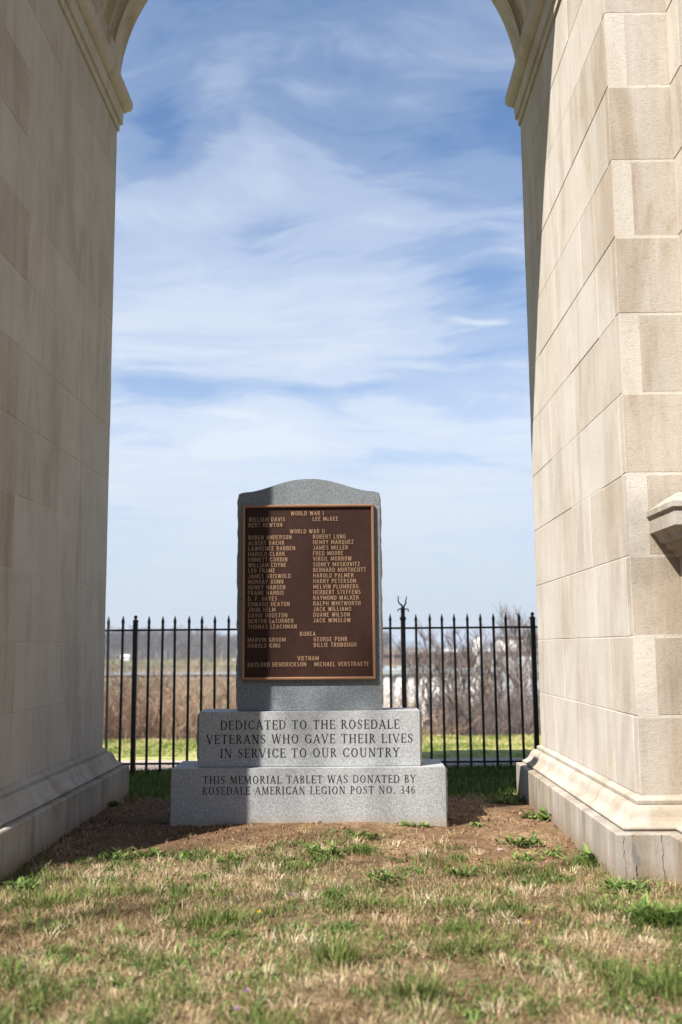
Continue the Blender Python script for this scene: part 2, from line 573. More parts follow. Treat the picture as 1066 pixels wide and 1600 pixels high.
# valley floor: strips of field seen from far off
fn = t.noise(t.mapping(geo, scale=(0.0030, 0.011, 0)), 1.0, 4, 0.6)
field = t.ramp(fn, [(0.36, (0.075, 0.085, 0.04)), (0.46, (0.13, 0.105, 0.06)), (0.55, (0.18, 0.13, 0.085)), (0.64, (0.09, 0.115, 0.04))])
c = t.mix(t.ramp(t.math('DIVIDE', sx.outputs[1], 1000.0), [(0.06, 0), (0.15, 1)]), c, field)
far = t.noise(t.mapping(geo, scale=(0.0008, 0.0016, 0)), 1.0, 4, 0.6)
wood = t.ramp(far, [(0.42, (0.06, 0.055, 0.05)), (0.55, (0.09, 0.085, 0.065)), (0.62, (0.2, 0.2, 0.14))])
c = t.mix(t.ramp(t.math('DIVIDE', sx.outputs[1], 2000.0), [(0.4, 0), (0.6, 1)]), c, wood)
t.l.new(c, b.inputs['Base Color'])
b.inputs['Roughness'].default_value = 1
b.inputs['Specular IOR Level'].default_value = 0.1
bump(t, b, t.math('ADD', nn2, t.math('MULTIPLY', nn3, 0.4)), 0.9, 0.02)
me.materials.append(m)
tag(link(bpy.data.objects.new('ground', me)), 'worn turf and bare soil under the arch, running on to lawn and valley', kind='structure')

# path behind the fence: a slab with its own thickness
xs = np.linspace(-7, 7, 57)
vs, fs = [], []
for i, x in enumerate(xs):
    wob = 0.02 * math.sin(x * 3.1)
    for (yy, zz) in ((9.42 + wob, -0.06), (9.42 + wob, -0.022), (10.28 - wob, -0.022), (10.28 - wob, -0.06)):
        vs.append((x, yy, zz))
for i in range(len(xs) - 1):
    for j in range(3):
        a = i * 4 + j
        fs.append((a, a + 4, a + 5, a + 1))
tag(mesh('path', vs, fs, 'concrete_path'), 'pale concrete path running behind the iron fence', kind='structure')

# ------------------------------------------------------------------ the arch
arch = tag(empty('memorial_arch', (-0.24, 6.25, 0)), 'tall beige limestone memorial arch, its two piers either side of the granite monument', 'arch')
arch_inv = Matrix.Translation((0.24, -6.25, 0))


def ap(o):
    """parent an object built in world coordinates to the arch"""
    o.parent = arch
    o.matrix_parent_inverse = arch_inv
    return o


XL, XR = -1.865, 1.385            # inner faces
YN, YF = 4.97, 7.53               # near and far faces
XBL, XBR = 1.63, 1.712             # side of the buttress: below and above the bracket
YB = 4.79                         # front of the buttress
XOUT = 3.49
AX, AZ, AR = (XL + XR) / 2, 5.56, 1.618
TOPZ = 8.6
COURSES = [0.372, 0.750, 1.137, 1.538, 1.953, 2.370, 2.788, 3.205, 3.625, 4.045, 4.463, 4.86, 5.24]
G = 0.0022                        # half joint, inner faces
INNER_SEAMS_R = {
    0: [5.62, 6.24, 6.98], 1: [5.38, 6.0, 6.62, 7.16], 2: [5.12, 5.72, 6.42, 6.9], 3: [5.75, 6.55], 4: [5.45, 6.2, 6.95],
    5: [5.9, 6.75], 6: [5.35, 6.1, 6.9], 7: [5.7, 6.5, 7.1], 8: [5.4, 6.3], 9: [5.85, 6.6], 10: [5.5, 6.35, 7.05], 11: [5.8, 6.7]}
INNER_SEAMS_L = {
    0: [5.9, 6.85], 1: [5.5, 6.3, 7.0], 2: [5.8, 6.55], 3: [5.45, 6.25, 6.95], 4: [5.75, 6.5, 7.2], 5: [5.4, 6.15, 6.85],
    6: [5.8, 6.6], 7: [5.5, 6.35, 7.05], 8: [5.9, 6.7], 9: [5.45, 6.2, 6.9], 10: [5.85, 6.65], 11: [5.5, 6.3]}


def pier(side):
    sgn = 1 if side == 'R' else -1
    X0 = XR if side == 'R' else XL

    def X(d):                      # d = distance outwards from the inner face
        return X0 + sgn * d
    dout = XOUT - XR
    YN = 4.97 if side == 'R' else 4.925
    # mortar core just behind the faces
    ap(box('pier_core', X(0.0026), X(dout), YN - 0.0006, YF - 0.005, 0.05, AZ, 'mortar', c=0))
    ap(box('pier_core', X(XBR - XR + 0.004), X(dout + 0.1), YB + 0.003, YN + 0.01, 0.05, TOPZ - 0.3, 'mortar', c=0))
    seams = INNER_SEAMS_R if side == 'R' else INNER_SEAMS_L
    for k in range(len(COURSES) - 1):
        z0, z1 = COURSES[k], COURSES[k + 1]
        whole = (k % 2 == 0)
        ya = YN + 0.075 if whole else YN
        cuts = [ya] + [y + rnd.uniform(-0.03, 0.03) for y in seams[k]] + [YF]
        for i in range(len(cuts) - 1):
            j = rnd.uniform(-0.0012, 0.0018)
            y0 = cuts[i] + (G if i or whole else 0)
            y1 = cuts[i + 1] - (G if i < len(cuts) - 2 else 0)
            depth = 0.09 if (i == 0 and not whole) else 0.2
            ap(box('stone_block', X(j), X(depth), y0, y1, z0 + G, z1 - G, 'limestone_tooled' if (i == 0 and not whole) else 'limestone', c=0.0022))
        # front face stones
        db = (XBL if z0 < 1.5 else XBR) - XR
        a0 = 0 if whole else 0.09 + 0.011
        ap(box('stone_block', X(a0), X(db + 0.02), YN - rnd.uniform(0.0005, 0.0022), YN + 0.075 - G, z0 + 0.0055, z1 - 0.0055, 'limestone_tooled', c=0.003))
        # buttress stones
        ap(box('stone_block', X(db), X(db + 0.44), YB, YN - 0.004, z0 + 0.004, z1 - 0.004, 'limestone_tooled', c=0.003))
        ap(box('stone_block', X(db + 0.452), X(dout + 0.1), YB, YN - 0.008, z0 + 0.0055, z1 - 0.0055, 'limestone', c=0.003))
        # far face stones (seen only from behind)
        for (a, b_) in ((0.21, 0.9 + 0.2 * (k % 2)), (0.9 + 0.2 * (k % 2), 1.75), (1.75, dout)):
            ap(box('stone_block', X(a + G), X(b_ - G), YF - 0.08, YF - rnd.uniform(0, 0.002), z0 + G, z1 - G, 'limestone', c=0.003))
    # upper buttress beyond the springing
    for k in range(7):
        z0 = 5.24 + k * 0.42
        ap(box('stone_block', X(XBR - XR), X(dout + 0.1), YB, YN - 0.008, z0 + 0.0055, z0 + 0.42 - 0.0055, 'limestone', c=0.003))

    # plan outline of the wall, from far corner to the outside; outward normals
    path = [(dout, YF), (0.0, YF), (0.0, YN), (XBL - XR, YN), (XBL - XR, YB), (dout + 0.1, YB)]
    nrm = [(0, 1), (-1, 0), (0, -1), (-1, 0), (0, -1)]

    def sweep(name, prof, mat, cuts_per_seg, segs=range(5), gap=0.002):
        for s in segs:
            (ax_, ay_), (bx_, by_) = path[s], path[s + 1]
            na = nrm[s - 1] if s > 0 else None
            nb = nrm[s + 1] if s < len(nrm) - 1 else None
            L = math.hypot(bx_ - ax_, by_ - ay_)
            ts = [0] + sorted(cuts_per_seg.get(s, [])) + [1]
            for i in range(len(ts) - 1):
                ends = []
                for t_, isend, nn in ((ts[i], i == 0, na), (ts[i + 1], i == len(ts) - 2, nb)):
                    tt = t_ + (gap / L if not isend and t_ == ts[i] else (-gap / L if not isend else 0))
                    ox, oy = nrm[s]
                    if isend and nn is not None:
                        ox += nn[0]
                        oy += nn[1]
                    ends.append((ax_ + (bx_ - ax_) * tt, ay_ + (by_ - ay_) * tt, ox, oy))
                vs, fs = [], []
                n_ = len(prof)
                for (ex, ey, ox, oy) in ends:
                    for (p, z) in prof:
                        vs.append((X(ex + ox * p), ey + oy * p, z))
                for q in range(n_ - 1):
                    fs.append((q, q + 1, n_ + q + 1, n_ + q))
                fs.append(tuple(range(n_)))
                fs.append(tuple(range(n_, 2 * n_))[::-1])
                o = ap(mesh(name, vs, fs, mat))
                bm = bmesh.new()
                bm.from_mesh(o.data)
                bmesh.ops.recalc_face_normals(bm, faces=bm.faces)
                bm.to_mesh(o.data)
                bm.free()
    cuts = {0: [0.4], 1: [0.16, 0.50, 0.78] if side == 'R' else [0.12, 0.42, 0.72], 4: [0.5]}
    pcuts = {0: [0.5], 1: [0.36, 0.70] if side == 'R' else [0.45], 4: [0.4]}
    sweep('plinth_block', [(-0.02, -0.25), (0.165, -0.25), (0.165, 0.219), (0.158, 0.226), (0.10, 0.228), (-0.02, 0.229)], 'limestone_base', pcuts, gap=0.003)
    mould = [(-0.015, 0.2295), (0.112, 0.2295), (0.121, 0.234), (0.124, 0.241), (0.120, 0.249), (0.104, 0.256), (0.090, 0.268), (0.079, 0.285), (0.072, 0.303),
             (0.066, 0.316), (0.057, 0.327), (0.045, 0.333), (0.026, 0.3345), (0.026, 0.337), (0.029, 0.339), (0.030, 0.354), (0.026, 0.359), (0.012, 0.365), (0.0, 0.372), (-0.015, 0.372)]
    sweep('base_moulding', mould, 'limestone_moulding', cuts, gap=0.0015)
    # impost cornice
    imp = [(-0.015, 5.240), (0.015, 5.240), (0.016, 5.243), (0.016, 5.303), (0.034, 5.305), (0.036, 5.308), (0.040, 5.418), (0.058, 5.420), (0.059, 5.432), (0.070, 5.437),
           (0.084, 5.450), (0.094, 5.468), (0.100, 5.488), (0.101, 5.500), (0.101, 5.528), (0.03, 5.555), (-0.012, 5.557)]
    sweep('impost_moulding', imp, 'limestone', {0: [0.5], 1: [0.22, 0.62, 0.86]}, segs=[0, 1, 2], gap=0.001)


pier('R')
pier('L')

# vault soffit with sunk panels
ths = []
PAN = [(9.6, 58), (65, 115), (122, 170.4)]
steps = [(0.0, 0.0), (0.001, 0.014), (0.016, 0.015), (0.017, 0.024), (0.034, 0.026), (0.044, 0.040), (0.045, 0.040)]
degm = 180 / math.pi / AR
tl = set(np.linspace(0, 180, 73).tolist())
for a, b_ in PAN:
    for d, _ in steps:
        tl.add(a + d * degm)
        tl.add(b_ - d * degm)
tl = sorted(tl)
YP0, YP1 = YN + 0.27, 7.262
yl = {YN, YF}
for d, _ in steps:
    yl.add(YP0 + d)
    yl.add(YP1 - d)
yl = sorted(yl)


def recess(th, y):
    d = -1
    for a, b_ in PAN:
        if a - 1e-6 <= th <= b_ + 1e-6:
            d = min((th - a) / degm, (b_ - th) / degm, y - YP0, YP1 - y)
    if d < -1e-6:
        return 0
    return float(np.interp(d, [s_[0] for s_ in steps], [s_[1] for s_ in steps]))


vs, fs = [], []
for th in tl:
    for y in yl:
        r = AR + recess(th, y)
        vs.append((AX + r * math.cos(R(th)), y, AZ + r * math.sin(R(th))))
n_ = len(yl)
for i in range(len(tl) - 1):
    for j in range(n_ - 1):
        a = i * n_ + j
        fs.append((a, a + 1, a + n_ + 1, a + n_))
ap(mesh('vault_soffit', vs, fs, 'limestone_shaded'))
# spandrel masses over the arch, near and far: ring of voussoirs and wall above
for (ya, yb) in ((YN, YN + 0.25), (YF - 0.25, YF)):
    nv = 21
    for k in range(nv):
        t0, t1 = 180 * k / nv, 180 * (k + 1) / nv
        vs = []
        for y in (ya + 0.001, yb):
            for r in (AR + 0.0015, AR + 0.40):
                for s_ in range(4):
                    th = R(t0 + 0.12 + (t1 - t0 - 0.24) * s_ / 3)
                    vs.append((AX + r * math.cos(th), y, AZ + r * math.sin(th)))
        fs = []
        for s_ in range(3):
            fs += [(s_, s_ + 1, s_ + 5, s_ + 4), (8 + s_, 12 + s_, 13 + s_, 9 + s_), (s_, 8 + s_, 9 + s_, s_ + 1), (4 + s_, 5 + s_, 13 + s_, 12 + s_)]
        fs += [(0, 4, 12, 8), (3, 11, 15, 7)]
        ap(mesh('voussoir', vs, fs, 'limestone'))
# wall above ring
vs, fs = [], []
ang = [R(a) for a in np.linspace(0, 180, 41)]
for y in (YN + 0.012, YF - 0.012):
    for a in ang:
        vs.append((AX + (AR + 0.06) * math.cos(a), y, AZ + (AR + 0.06) * math.sin(a)))
    for a in ang:
        tx = AX + (XOUT - AX) * max(-1, min(1, math.cos(a) * 1.35))
        vs.append((tx, y, TOPZ))
n_ = len(ang)
for lay in (0, 1):
    o_ = lay * 2 * n_
    for i in range(n_ - 1):
        fs.append((o_ + i, o_ + i + 1, o_ + n_ + i + 1, o_ + n_ + i))
    fs.append((o_ + 0, o_ + n_ + 0, len(vs) + 0)) if False else None
for i in range(n_ - 1):
    fs.append((i, i + 1, 2 * n_ + i + 1, 2 * n_ + i))
    fs.append((n_ + i, 3 * n_ + i, 3 * n_ + i + 1, n_ + i + 1))
ap(mesh('spandrel_wall', vs, fs, 'limestone'))
for s_ in (-1, 1):
    x_in = AX + s_ * (AR + 0.06)
    x_out = AX + s_ * (XOUT - AX)
    ap(box('spandrel_wall', x_in, x_out, YN + 0.01, YF - 0.01, AZ - 0.001, TOPZ + 0.002, 'limestone', c=0.003))
ap(box('attic_cornice', AX - (XOUT - AX) - 0.25, XOUT + 0.25, YN - 0.3, YF + 0.3, TOPZ + 0.003, TOPZ + 0.30, 'limestone', c=0.02))
0 and ap(box('attic_block', AX - (XOUT - AX), XOUT, YN, YF, TOPZ + 0.301, TOPZ + 1.6, 'limestone', c=0.01))

# stone bracket on the right pier (a shelf in stepped courses)
bx0, bx1 = 1.478, 2.08
lay = [(0.000, 1.728, 1.752, 4.560), (0.022, 1.712, 1.7275, 4.585), (0.018, 1.643, 1.7115, 4.578), (0.045, 1.612, 1.6425, 4.615)]
br = []
prof = [(0.130, 0.30, 1.84), (0.0, 0.0, 1.756), (0.0, 0.0, 1.730), (0.018, 0.018, 1.722), (0.020, 0.020, 1.712), (0.012, 0.012, 1.708), (0.012, 0.012, 1.646),
        (0.032, 0.032, 1.640), (0.050, 0.05, 1.622), (0.056, 0.058, 1.600), (0.085, 0.10, 1.594), (0.092, 0.112, 1.566), (0.120, 0.15, 1.556),
        (0.130, 0.165, 1.528), (0.150, 0.20, 1.518), (0.165, 0.24, 1.470), (0.185, 0.30, 1.430), (0.21, 0.36, 1.395)]
vs, fs = [], []
for (ix, iy, z) in prof:
    y0 = 4.56 + iy
    vs += [(bx0 + ix, YN - 0.001, z), (bx0 + ix, y0, z), (bx1 - ix, y0, z), (bx1 - ix, YN - 0.001, z)]
for i in range(len(prof) - 1):
    for j in range(3):
        a = i * 4 + j
        fs.append((a, a + 1, a + 5, a + 4))
fs.append((0, 1, 2, 3))
a = (len(prof) - 1) * 4
fs.append((a + 3, a + 2, a + 1, a))
o = ap(mesh('stone_bracket', vs, fs, 'limestone_moulding'))
bm = bmesh.new()
bm.from_mesh(o.data)
bmesh.ops.recalc_face_normals(bm, faces=bm.faces)
bm.to_mesh(o.data)
bm.free()
o['label'] = 'moulded stone shelf bracket jutting from the right pier'

# ------------------------------------------------------------------ granite monument
mon = tag(empty('granite_monument', (-0.272, 6.25, 0.05)), 'grey granite memorial tablet with bronze plaque on two stepped inscribed blocks', 'monument')
mon_inv = Matrix.Translation((0.272, -6.25, -0.05))


def mp(o, par=None):
    if par is None:
        o.parent = mon
        o.matrix_parent_inverse = mon_inv
    else:
        o.parent = par
        o.matrix_parent_inverse = Matrix.Identity(4) if par.type != 'EMPTY' else Matrix.Identity(4)
        o.matrix_parent_inverse = (mon_inv.inverted() @ mon_inv) if False else Matrix.Identity(4)
    return o


def pitched_block(name, x0, x1, y0, y1, z0, z1, bulge, mat, topfun=None, seed=1):
    """granite block: smooth front and top, rock-pitched sides and back bulging outwards"""
    nz = max(6, int((z1 - z0) / 0.016))
    nd = 9
    nxs = 40
    vs, fs, mats = [], [], []

    def top(x):
        return topfun(x) if topfun else z1

    def sidept(u, v, sgn):          # u depth 0..1, v height 0..1
        x = x0 if sgn < 0 else x1
        zt = top(x)
        z = z0 + (zt - z0) * v
        y = y0 + (y1 - y0) * u
        e = min(1, u / 0.12, (1 - u) / 0.1) ** 0.5 if 0 < u < 1 else 0
        ev = min(1, v / 0.03, (1 - v) / 0.03) if 0 < v < 1 else 0
        n = noise.noise(Vector((seed * 3.1 + sgn, y * 9, z * 6))) * 0.6 + noise.noise(Vector((seed + sgn, y * 22, z * 19))) * 0.35
        d = bulge * e * ev * (0.62 + n)
        return (x + sgn * max(d, 0), y, z)
    # front
    b0 = len(vs)
    for i in range(nxs + 1):
        x = x0 + (x1 - x0) * i / nxs
        vs += [(x, y0, z0), (x, y0, top(x))]
    for i in range(nxs):
        a = b0 + 2 * i
        fs.append((a, a + 2, a + 3, a + 1))
        mats.append(0)
    # back
    b1 = len(vs)
    for i in range(nxs + 1):
        x = x0 + (x1 - x0) * i / nxs
        vs += [(x, y1, z0), (x, y1, top(x))]
    for i in range(nxs):
        a = b1 + 2 * i
        fs.append((a, a + 1, a + 3, a + 2))
        mats.append(1)
    for i in range(nxs):            # top
        a, c_ = b0 + 2 * i, b1 + 2 * i
        fs.append((a + 1, a + 3, c_ + 3, c_ + 1))
        mats.append(0)
    for sgn in (-1, 1):
        b2 = len(vs)
        for u in range(nd + 1):
            for v in range(nz + 1):
                vs.append(sidept(u / nd, v / nz, sgn))
        for u in range(nd):
            for v in range(nz):
                a = b2 + u * (nz + 1) + v
                q = (a, a + 1, a + nz + 2, a + nz + 1)
                fs.append(q if sgn < 0 else q[::-1])
                mats.append(1)
    o = mesh(name, vs, fs, mat)
    o.data.materials.append(MATS['granite_pitch'])
    o.data.polygons.foreach_set('material_index', mats)
    bm = bmesh.new()
    bm.from_mesh(o.data)
    bmesh.ops.remove_doubles(bm, verts=bm.verts, dist=0.0003)
    bm.to_mesh(o.data)
    bm.free()
    return mp(o)


BY, MY, TY = 6.08, 6.145, 6.20
BX0, BX1, BZ0, BZ1 = -1.090, 0.543, -0.08, 0.383
MX0, MX1, MZ1 = -0.937, 0.399, 0.711
TX0, TX1, TZS, TZP = -0.712, 0.175, 2.068, 2.150


def tabtop(x):
    u = abs((x - (TX0 + TX1) / 2) / ((TX1 - TX0) / 2))
    if u > 0.93:
        return TZS - 0.012 * (u - 0.93) / 0.07
    return TZS + (TZP - TZS) * (0.5 + 0.5 * math.cos(math.pi * min(1, (u / 0.93)) ** 1.12))


base = pitched_block('base_block', BX0, BX1, BY, BY + 0.42, BZ0, BZ1, 0.018, 'granite_face', seed=3)
midb = pitched_block('inscription_block', MX0, MX1, MY, MY + 0.30, BZ1 + 0.003, MZ1, 0.024, 'granite_face', seed=5)
tabl = pitched_block('tablet', TX0, TX1, TY, TY + 0.17, MZ1 + 0.003, TZS, 0.015, 'granite_tablet', topfun=tabtop, seed=9)

# bronze plaque
PX0, PX1, PZ0, PZ1 = -0.686, 0.139, 0.899, 1.983
plq = mp(box('bronze_plaque', PX0 + 0.004, PX1 - 0.004, TY - 0.012, TY - 0.001, PZ0 + 0.004, PZ1 - 0.004, 'bronze_field', c=0.001))
fr = 0.0168
vs, fs = [], []
for (ins, y) in ((0, TY - 0.002), (0, TY - 0.022), (0.004, TY - 0.026), (fr - 0.005, TY - 0.026), (fr, TY - 0.021), (fr, TY - 0.0115)):
    vs += [(PX0 + ins, y, PZ0 + ins), (PX1 - ins, y, PZ0 + ins), (PX1 - ins, y, PZ1 - ins), (PX0 + ins, y, PZ1 - ins)]
for i in range(5):
    for j in range(4):
        a, b_ = i * 4 + j, i * 4 + (j + 1) % 4
        fs.append((a, b_, b_ + 4, a + 4))
o = mesh('plaque_frame', vs, fs, 'bronze_polished')
mp(o, plq)


# text --------------------------------------------------
K = 0.00398


def pz(ypx):
    return PZ1 - (ypx - 789) * (PZ1 - PZ0) / 273.0


def pxx(x):
    return PX0 + (x - 379.5) * K


LEFT = ['RUBEN ANDERSON', 'ALBERT BAEHR', 'LAWRENCE BARBEN', 'HAROLD CLARK', 'EMMETT CORBIN', 'WILLIAM COYNE', 'LEO FRAME', 'JAMES GRISWOLD', 'MURRAY GUNN',
        'HENRY HANSEN', 'FRANK HARRIS', 'D. P. HAYES', 'EDWARD HEATON', 'JOHN HELM', 'DAVID HOUSTON', 'DENTON LaTURNER', 'THOMAS LEACHMAN']
RIGHT = ['ROBERT LONG', 'HENRY MARQUEZ', 'JAMES MILLER', 'FRED MOORE', 'VIRGIL MORROW', 'SIDNEY MOSKOVITZ', 'BERNARD NORTHCUTT', 'HAROLD PALMER', 'HARRY PETERSON',
         'MELVIN PLUMBERG', 'HERBERT STEFFENS', 'RAYMOND WALKER', 'RALPH WHITWORTH', 'JACK WILLIAMS', 'DUANE WILSON', 'JACK WINSLOW']
lines = [('WORLD WAR I', 481.8, 802.6, 'CENTER'), ('WILLIAM DAVIS', 389.3, 811.8, 'LEFT'), ('LEE McGEE', 490.5, 811.6, 'LEFT'), ('BERT NEWTON', 389.3, 820.6, 'LEFT'),
         ('WORLD WAR II', 481.8, 831.2, 'CENTER'), ('KOREA', 482, 991.6, 'CENTER'), ('MARVIN GROOM', 389, 1000.4, 'LEFT'), ('HAROLD KING', 389, 1009.2, 'LEFT'),
         ('GEORGE PUHR', 491.2, 1000, 'LEFT'), ('BILLIE TROBOUGH', 491.2, 1008.8, 'LEFT'), ('VIETNAM', 482.5, 1029.2, 'CENTER'),
         ('GAYLORD HENDRICKSON', 388.8, 1038.4, 'LEFT'), ('MICHAEL VERSTRAETE', 492, 1038.4, 'LEFT')]
for i, s in enumerate(LEFT):
    lines.append((s, 389.2, 840.2 + i * 8.74, 'LEFT'))
for i, s in enumerate(RIGHT):
    lines.append((s, 490.8, 839.8 + i * 8.74, 'LEFT'))


def arc(cx, cy, rx, ry, a0, a1, n=9):
    return [(cx + rx * math.cos(R(a0 + (a1 - a0) * i / n)), cy + ry * math.sin(R(a0 + (a1 - a0) * i / n))) for i in range(n + 1)]


# condensed gothic capitals as centre lines (cap height 1)
SB = {
    'A': (.56, [[(.05, 0), (.28, 1)], [(.28, 1), (.51, 0)], [(.13, .30), (.43, .30)]]),
    'B': (.50, [[(.07, 0), (.07, 1)], [(.0, .93), (.24, .93)] + arc(.26, .735, .15, .195, 90, -90) + [(.07, .54)], [(.07, .54), (.26, .54)] + arc(.28, .305, .16, .235, 90, -90) + [(.0, .07)]]),
    'C': (.50, [arc(.26, .70, .18, .23, 15, 180) + arc(.26, .30, .18, .23, 180, 345)]),
    'D': (.52, [[(.07, 0), (.07, 1)], [(0, .93), (.22, .93)] + arc(.24, .70, .20, .23, 90, 0) + arc(.24, .30, .20, .23, 0, -90) + [(0, .07)]]),
    'E': (.44, [[(.07, 0), (.07, 1)], [(.0, .93), (.42, .93)], [(.07, .52), (.37, .52)], [(.0, .07), (.42, .07)]]),
    'F': (.42, [[(.07, 0), (.07, 1)], [(.0, .93), (.42, .93)], [(.07, .50), (.36, .50)]]),
    'G': (.52, [arc(.26, .70, .18, .23, 15, 180) + arc(.26, .30, .18, .23, 180, 360) + [(.44, .46)], [(.27, .46), (.50, .46)]]),
    'H': (.54, [[(.07, 0), (.07, 1)], [(.47, 0), (.47, 1)], [(.07, .52), (.47, .52)]]),
    'I': (.16, [[(.08, 0), (.08, 1)]]),
    'J': (.40, [[(.32, 1), (.32, .26)] + arc(.18, .24, .14, .17, 0, -180)]),
    'K': (.52, [[(.07, 0), (.07, 1)], [(.47, 1), (.07, .42)], [(.20, .58), (.49, 0)]]),
    'L': (.42, [[(.07, 0), (.07, 1)], [(0, .07), (.41, .07)]]),
    'M': (.68, [[(.07, 0), (.07, 1)], [(.07, .97), (.34, .18)], [(.34, .18), (.61, .97)], [(.61, 0), (.61, 1)]]),
    'N': (.54, [[(.07, 0), (.07, 1)], [(.07, .95), (.47, .05)], [(.47, 0), (.47, 1)]]),
    'O': (.52, [arc(.26, .70, .18, .23, 0, 180) + arc(.26, .30, .18, .23, 180, 360) + [(.44, .70)]]),
    'P': (.48, [[(.07, 0), (.07, 1)], [(0, .93), (.24, .93)] + arc(.26, .70, .16, .23, 90, -90) + [(.07, .47)]]),
    'Q': (.52, [arc(.26, .70, .18, .23, 0, 180) + arc(.26, .30, .18, .23, 180, 360) + [(.44, .70)], [(.28, .22), (.48, -.06)]]),
    'R': (.50, [[(.07, 0), (.07, 1)], [(0, .93), (.24, .93)] + arc(.26, .71, .16, .22, 90, -90) + [(.07, .49)], [(.28, .49), (.46, 0)]]),
    'S': (.48, [arc(.24, .73, .165, .20, 20, 180) + [(.10, .64), (.37, .40)] + arc(.24, .28, .175, .21, 10, -160)]),
    'T': (.46, [[(.23, 0), (.23, 1)], [(0, .93), (.46, .93)]]),
    'U': (.52, [[(.07, 1), (.07, .28)] + arc(.26, .27, .19, .20, 180, 360) + [(.45, 1)]]),
    'V': (.52, [[(.04, 1), (.26, 0)], [(.26, 0), (.48, 1)]]),
    'W': (.76, [[(.05, 1), (.21, 0)], [(.21, 0), (.38, .95)], [(.38, .95), (.55, 0)], [(.55, 0), (.71, 1)]]),
    'Y': (.50, [[(.04, 1), (.25, .45)], [(.46, 1), (.25, .45)], [(.25, .5), (.25, 0)]]),
    'Z': (.46, [[(.03, .93), (.43, .93)], [(.40, .93), (.06, .07)], [(.02, .07), (.44, .07)]]),
    'a': (.42, [arc(.19, .25, .14, .18, 0, 360, 12), [(.34, .46), (.34, 0)], [(.06, .52), (.20, .60), (.34, .48)]]),
    'c': (.36, [arc(.19, .26, .15, .22, 40, 320)]),
    '.': (.14, [[(.07, 0), (.07, .14)]]),
}


def raised(s, x, z, cap, y, par, align='LEFT'):
    gap, space, wd = 0.175, 0.44, 0.125
    xs = 1.10
    tot = (sum(space if ch == ' ' else SB[ch][0] + gap for ch in s) - gap)
    x = x if align == 'LEFT' else x - tot * xs * cap / 2
    cur = 0.0
    vs, fs = [], []
    lay = 0
    for ch in s:
        if ch == ' ':
            cur += space
            continue
        w_, lines_ = SB[ch]
        for pl in lines_:
            lay += 1
            L_, R_ = stroke_quads(pl, [wd] * len(pl))
            yf = y - 0.0035 - 0.00003 * (lay % 30)
            b0 = len(vs)
            for a, b_ in zip(L_, R_):
                for (q, yy) in ((a, yf), (b_, yf), (a, y), (b_, y)):
                    vs.append((x + (cur + q[0]) * cap * xs, yy, z - cap / 2 + q[1] * cap))
            for i in range(len(L_) - 1):
                q = b0 + 4 * i
                fs += [(q, q + 1, q + 5, q + 4), (q, q + 4, q + 6, q + 2), (q + 1, q + 3, q + 7, q + 5)]
            q = b0 + 4 * (len(L_) - 1)
            fs += [(b0, b0 + 2, b0 + 3, b0 + 1), (q, q + 1, q + 3, q + 2)]
        cur += w_ + gap
    o = mesh('raised_name', vs, fs, 'bronze_letters')
    mp(o, par)
    return (tot * cap)


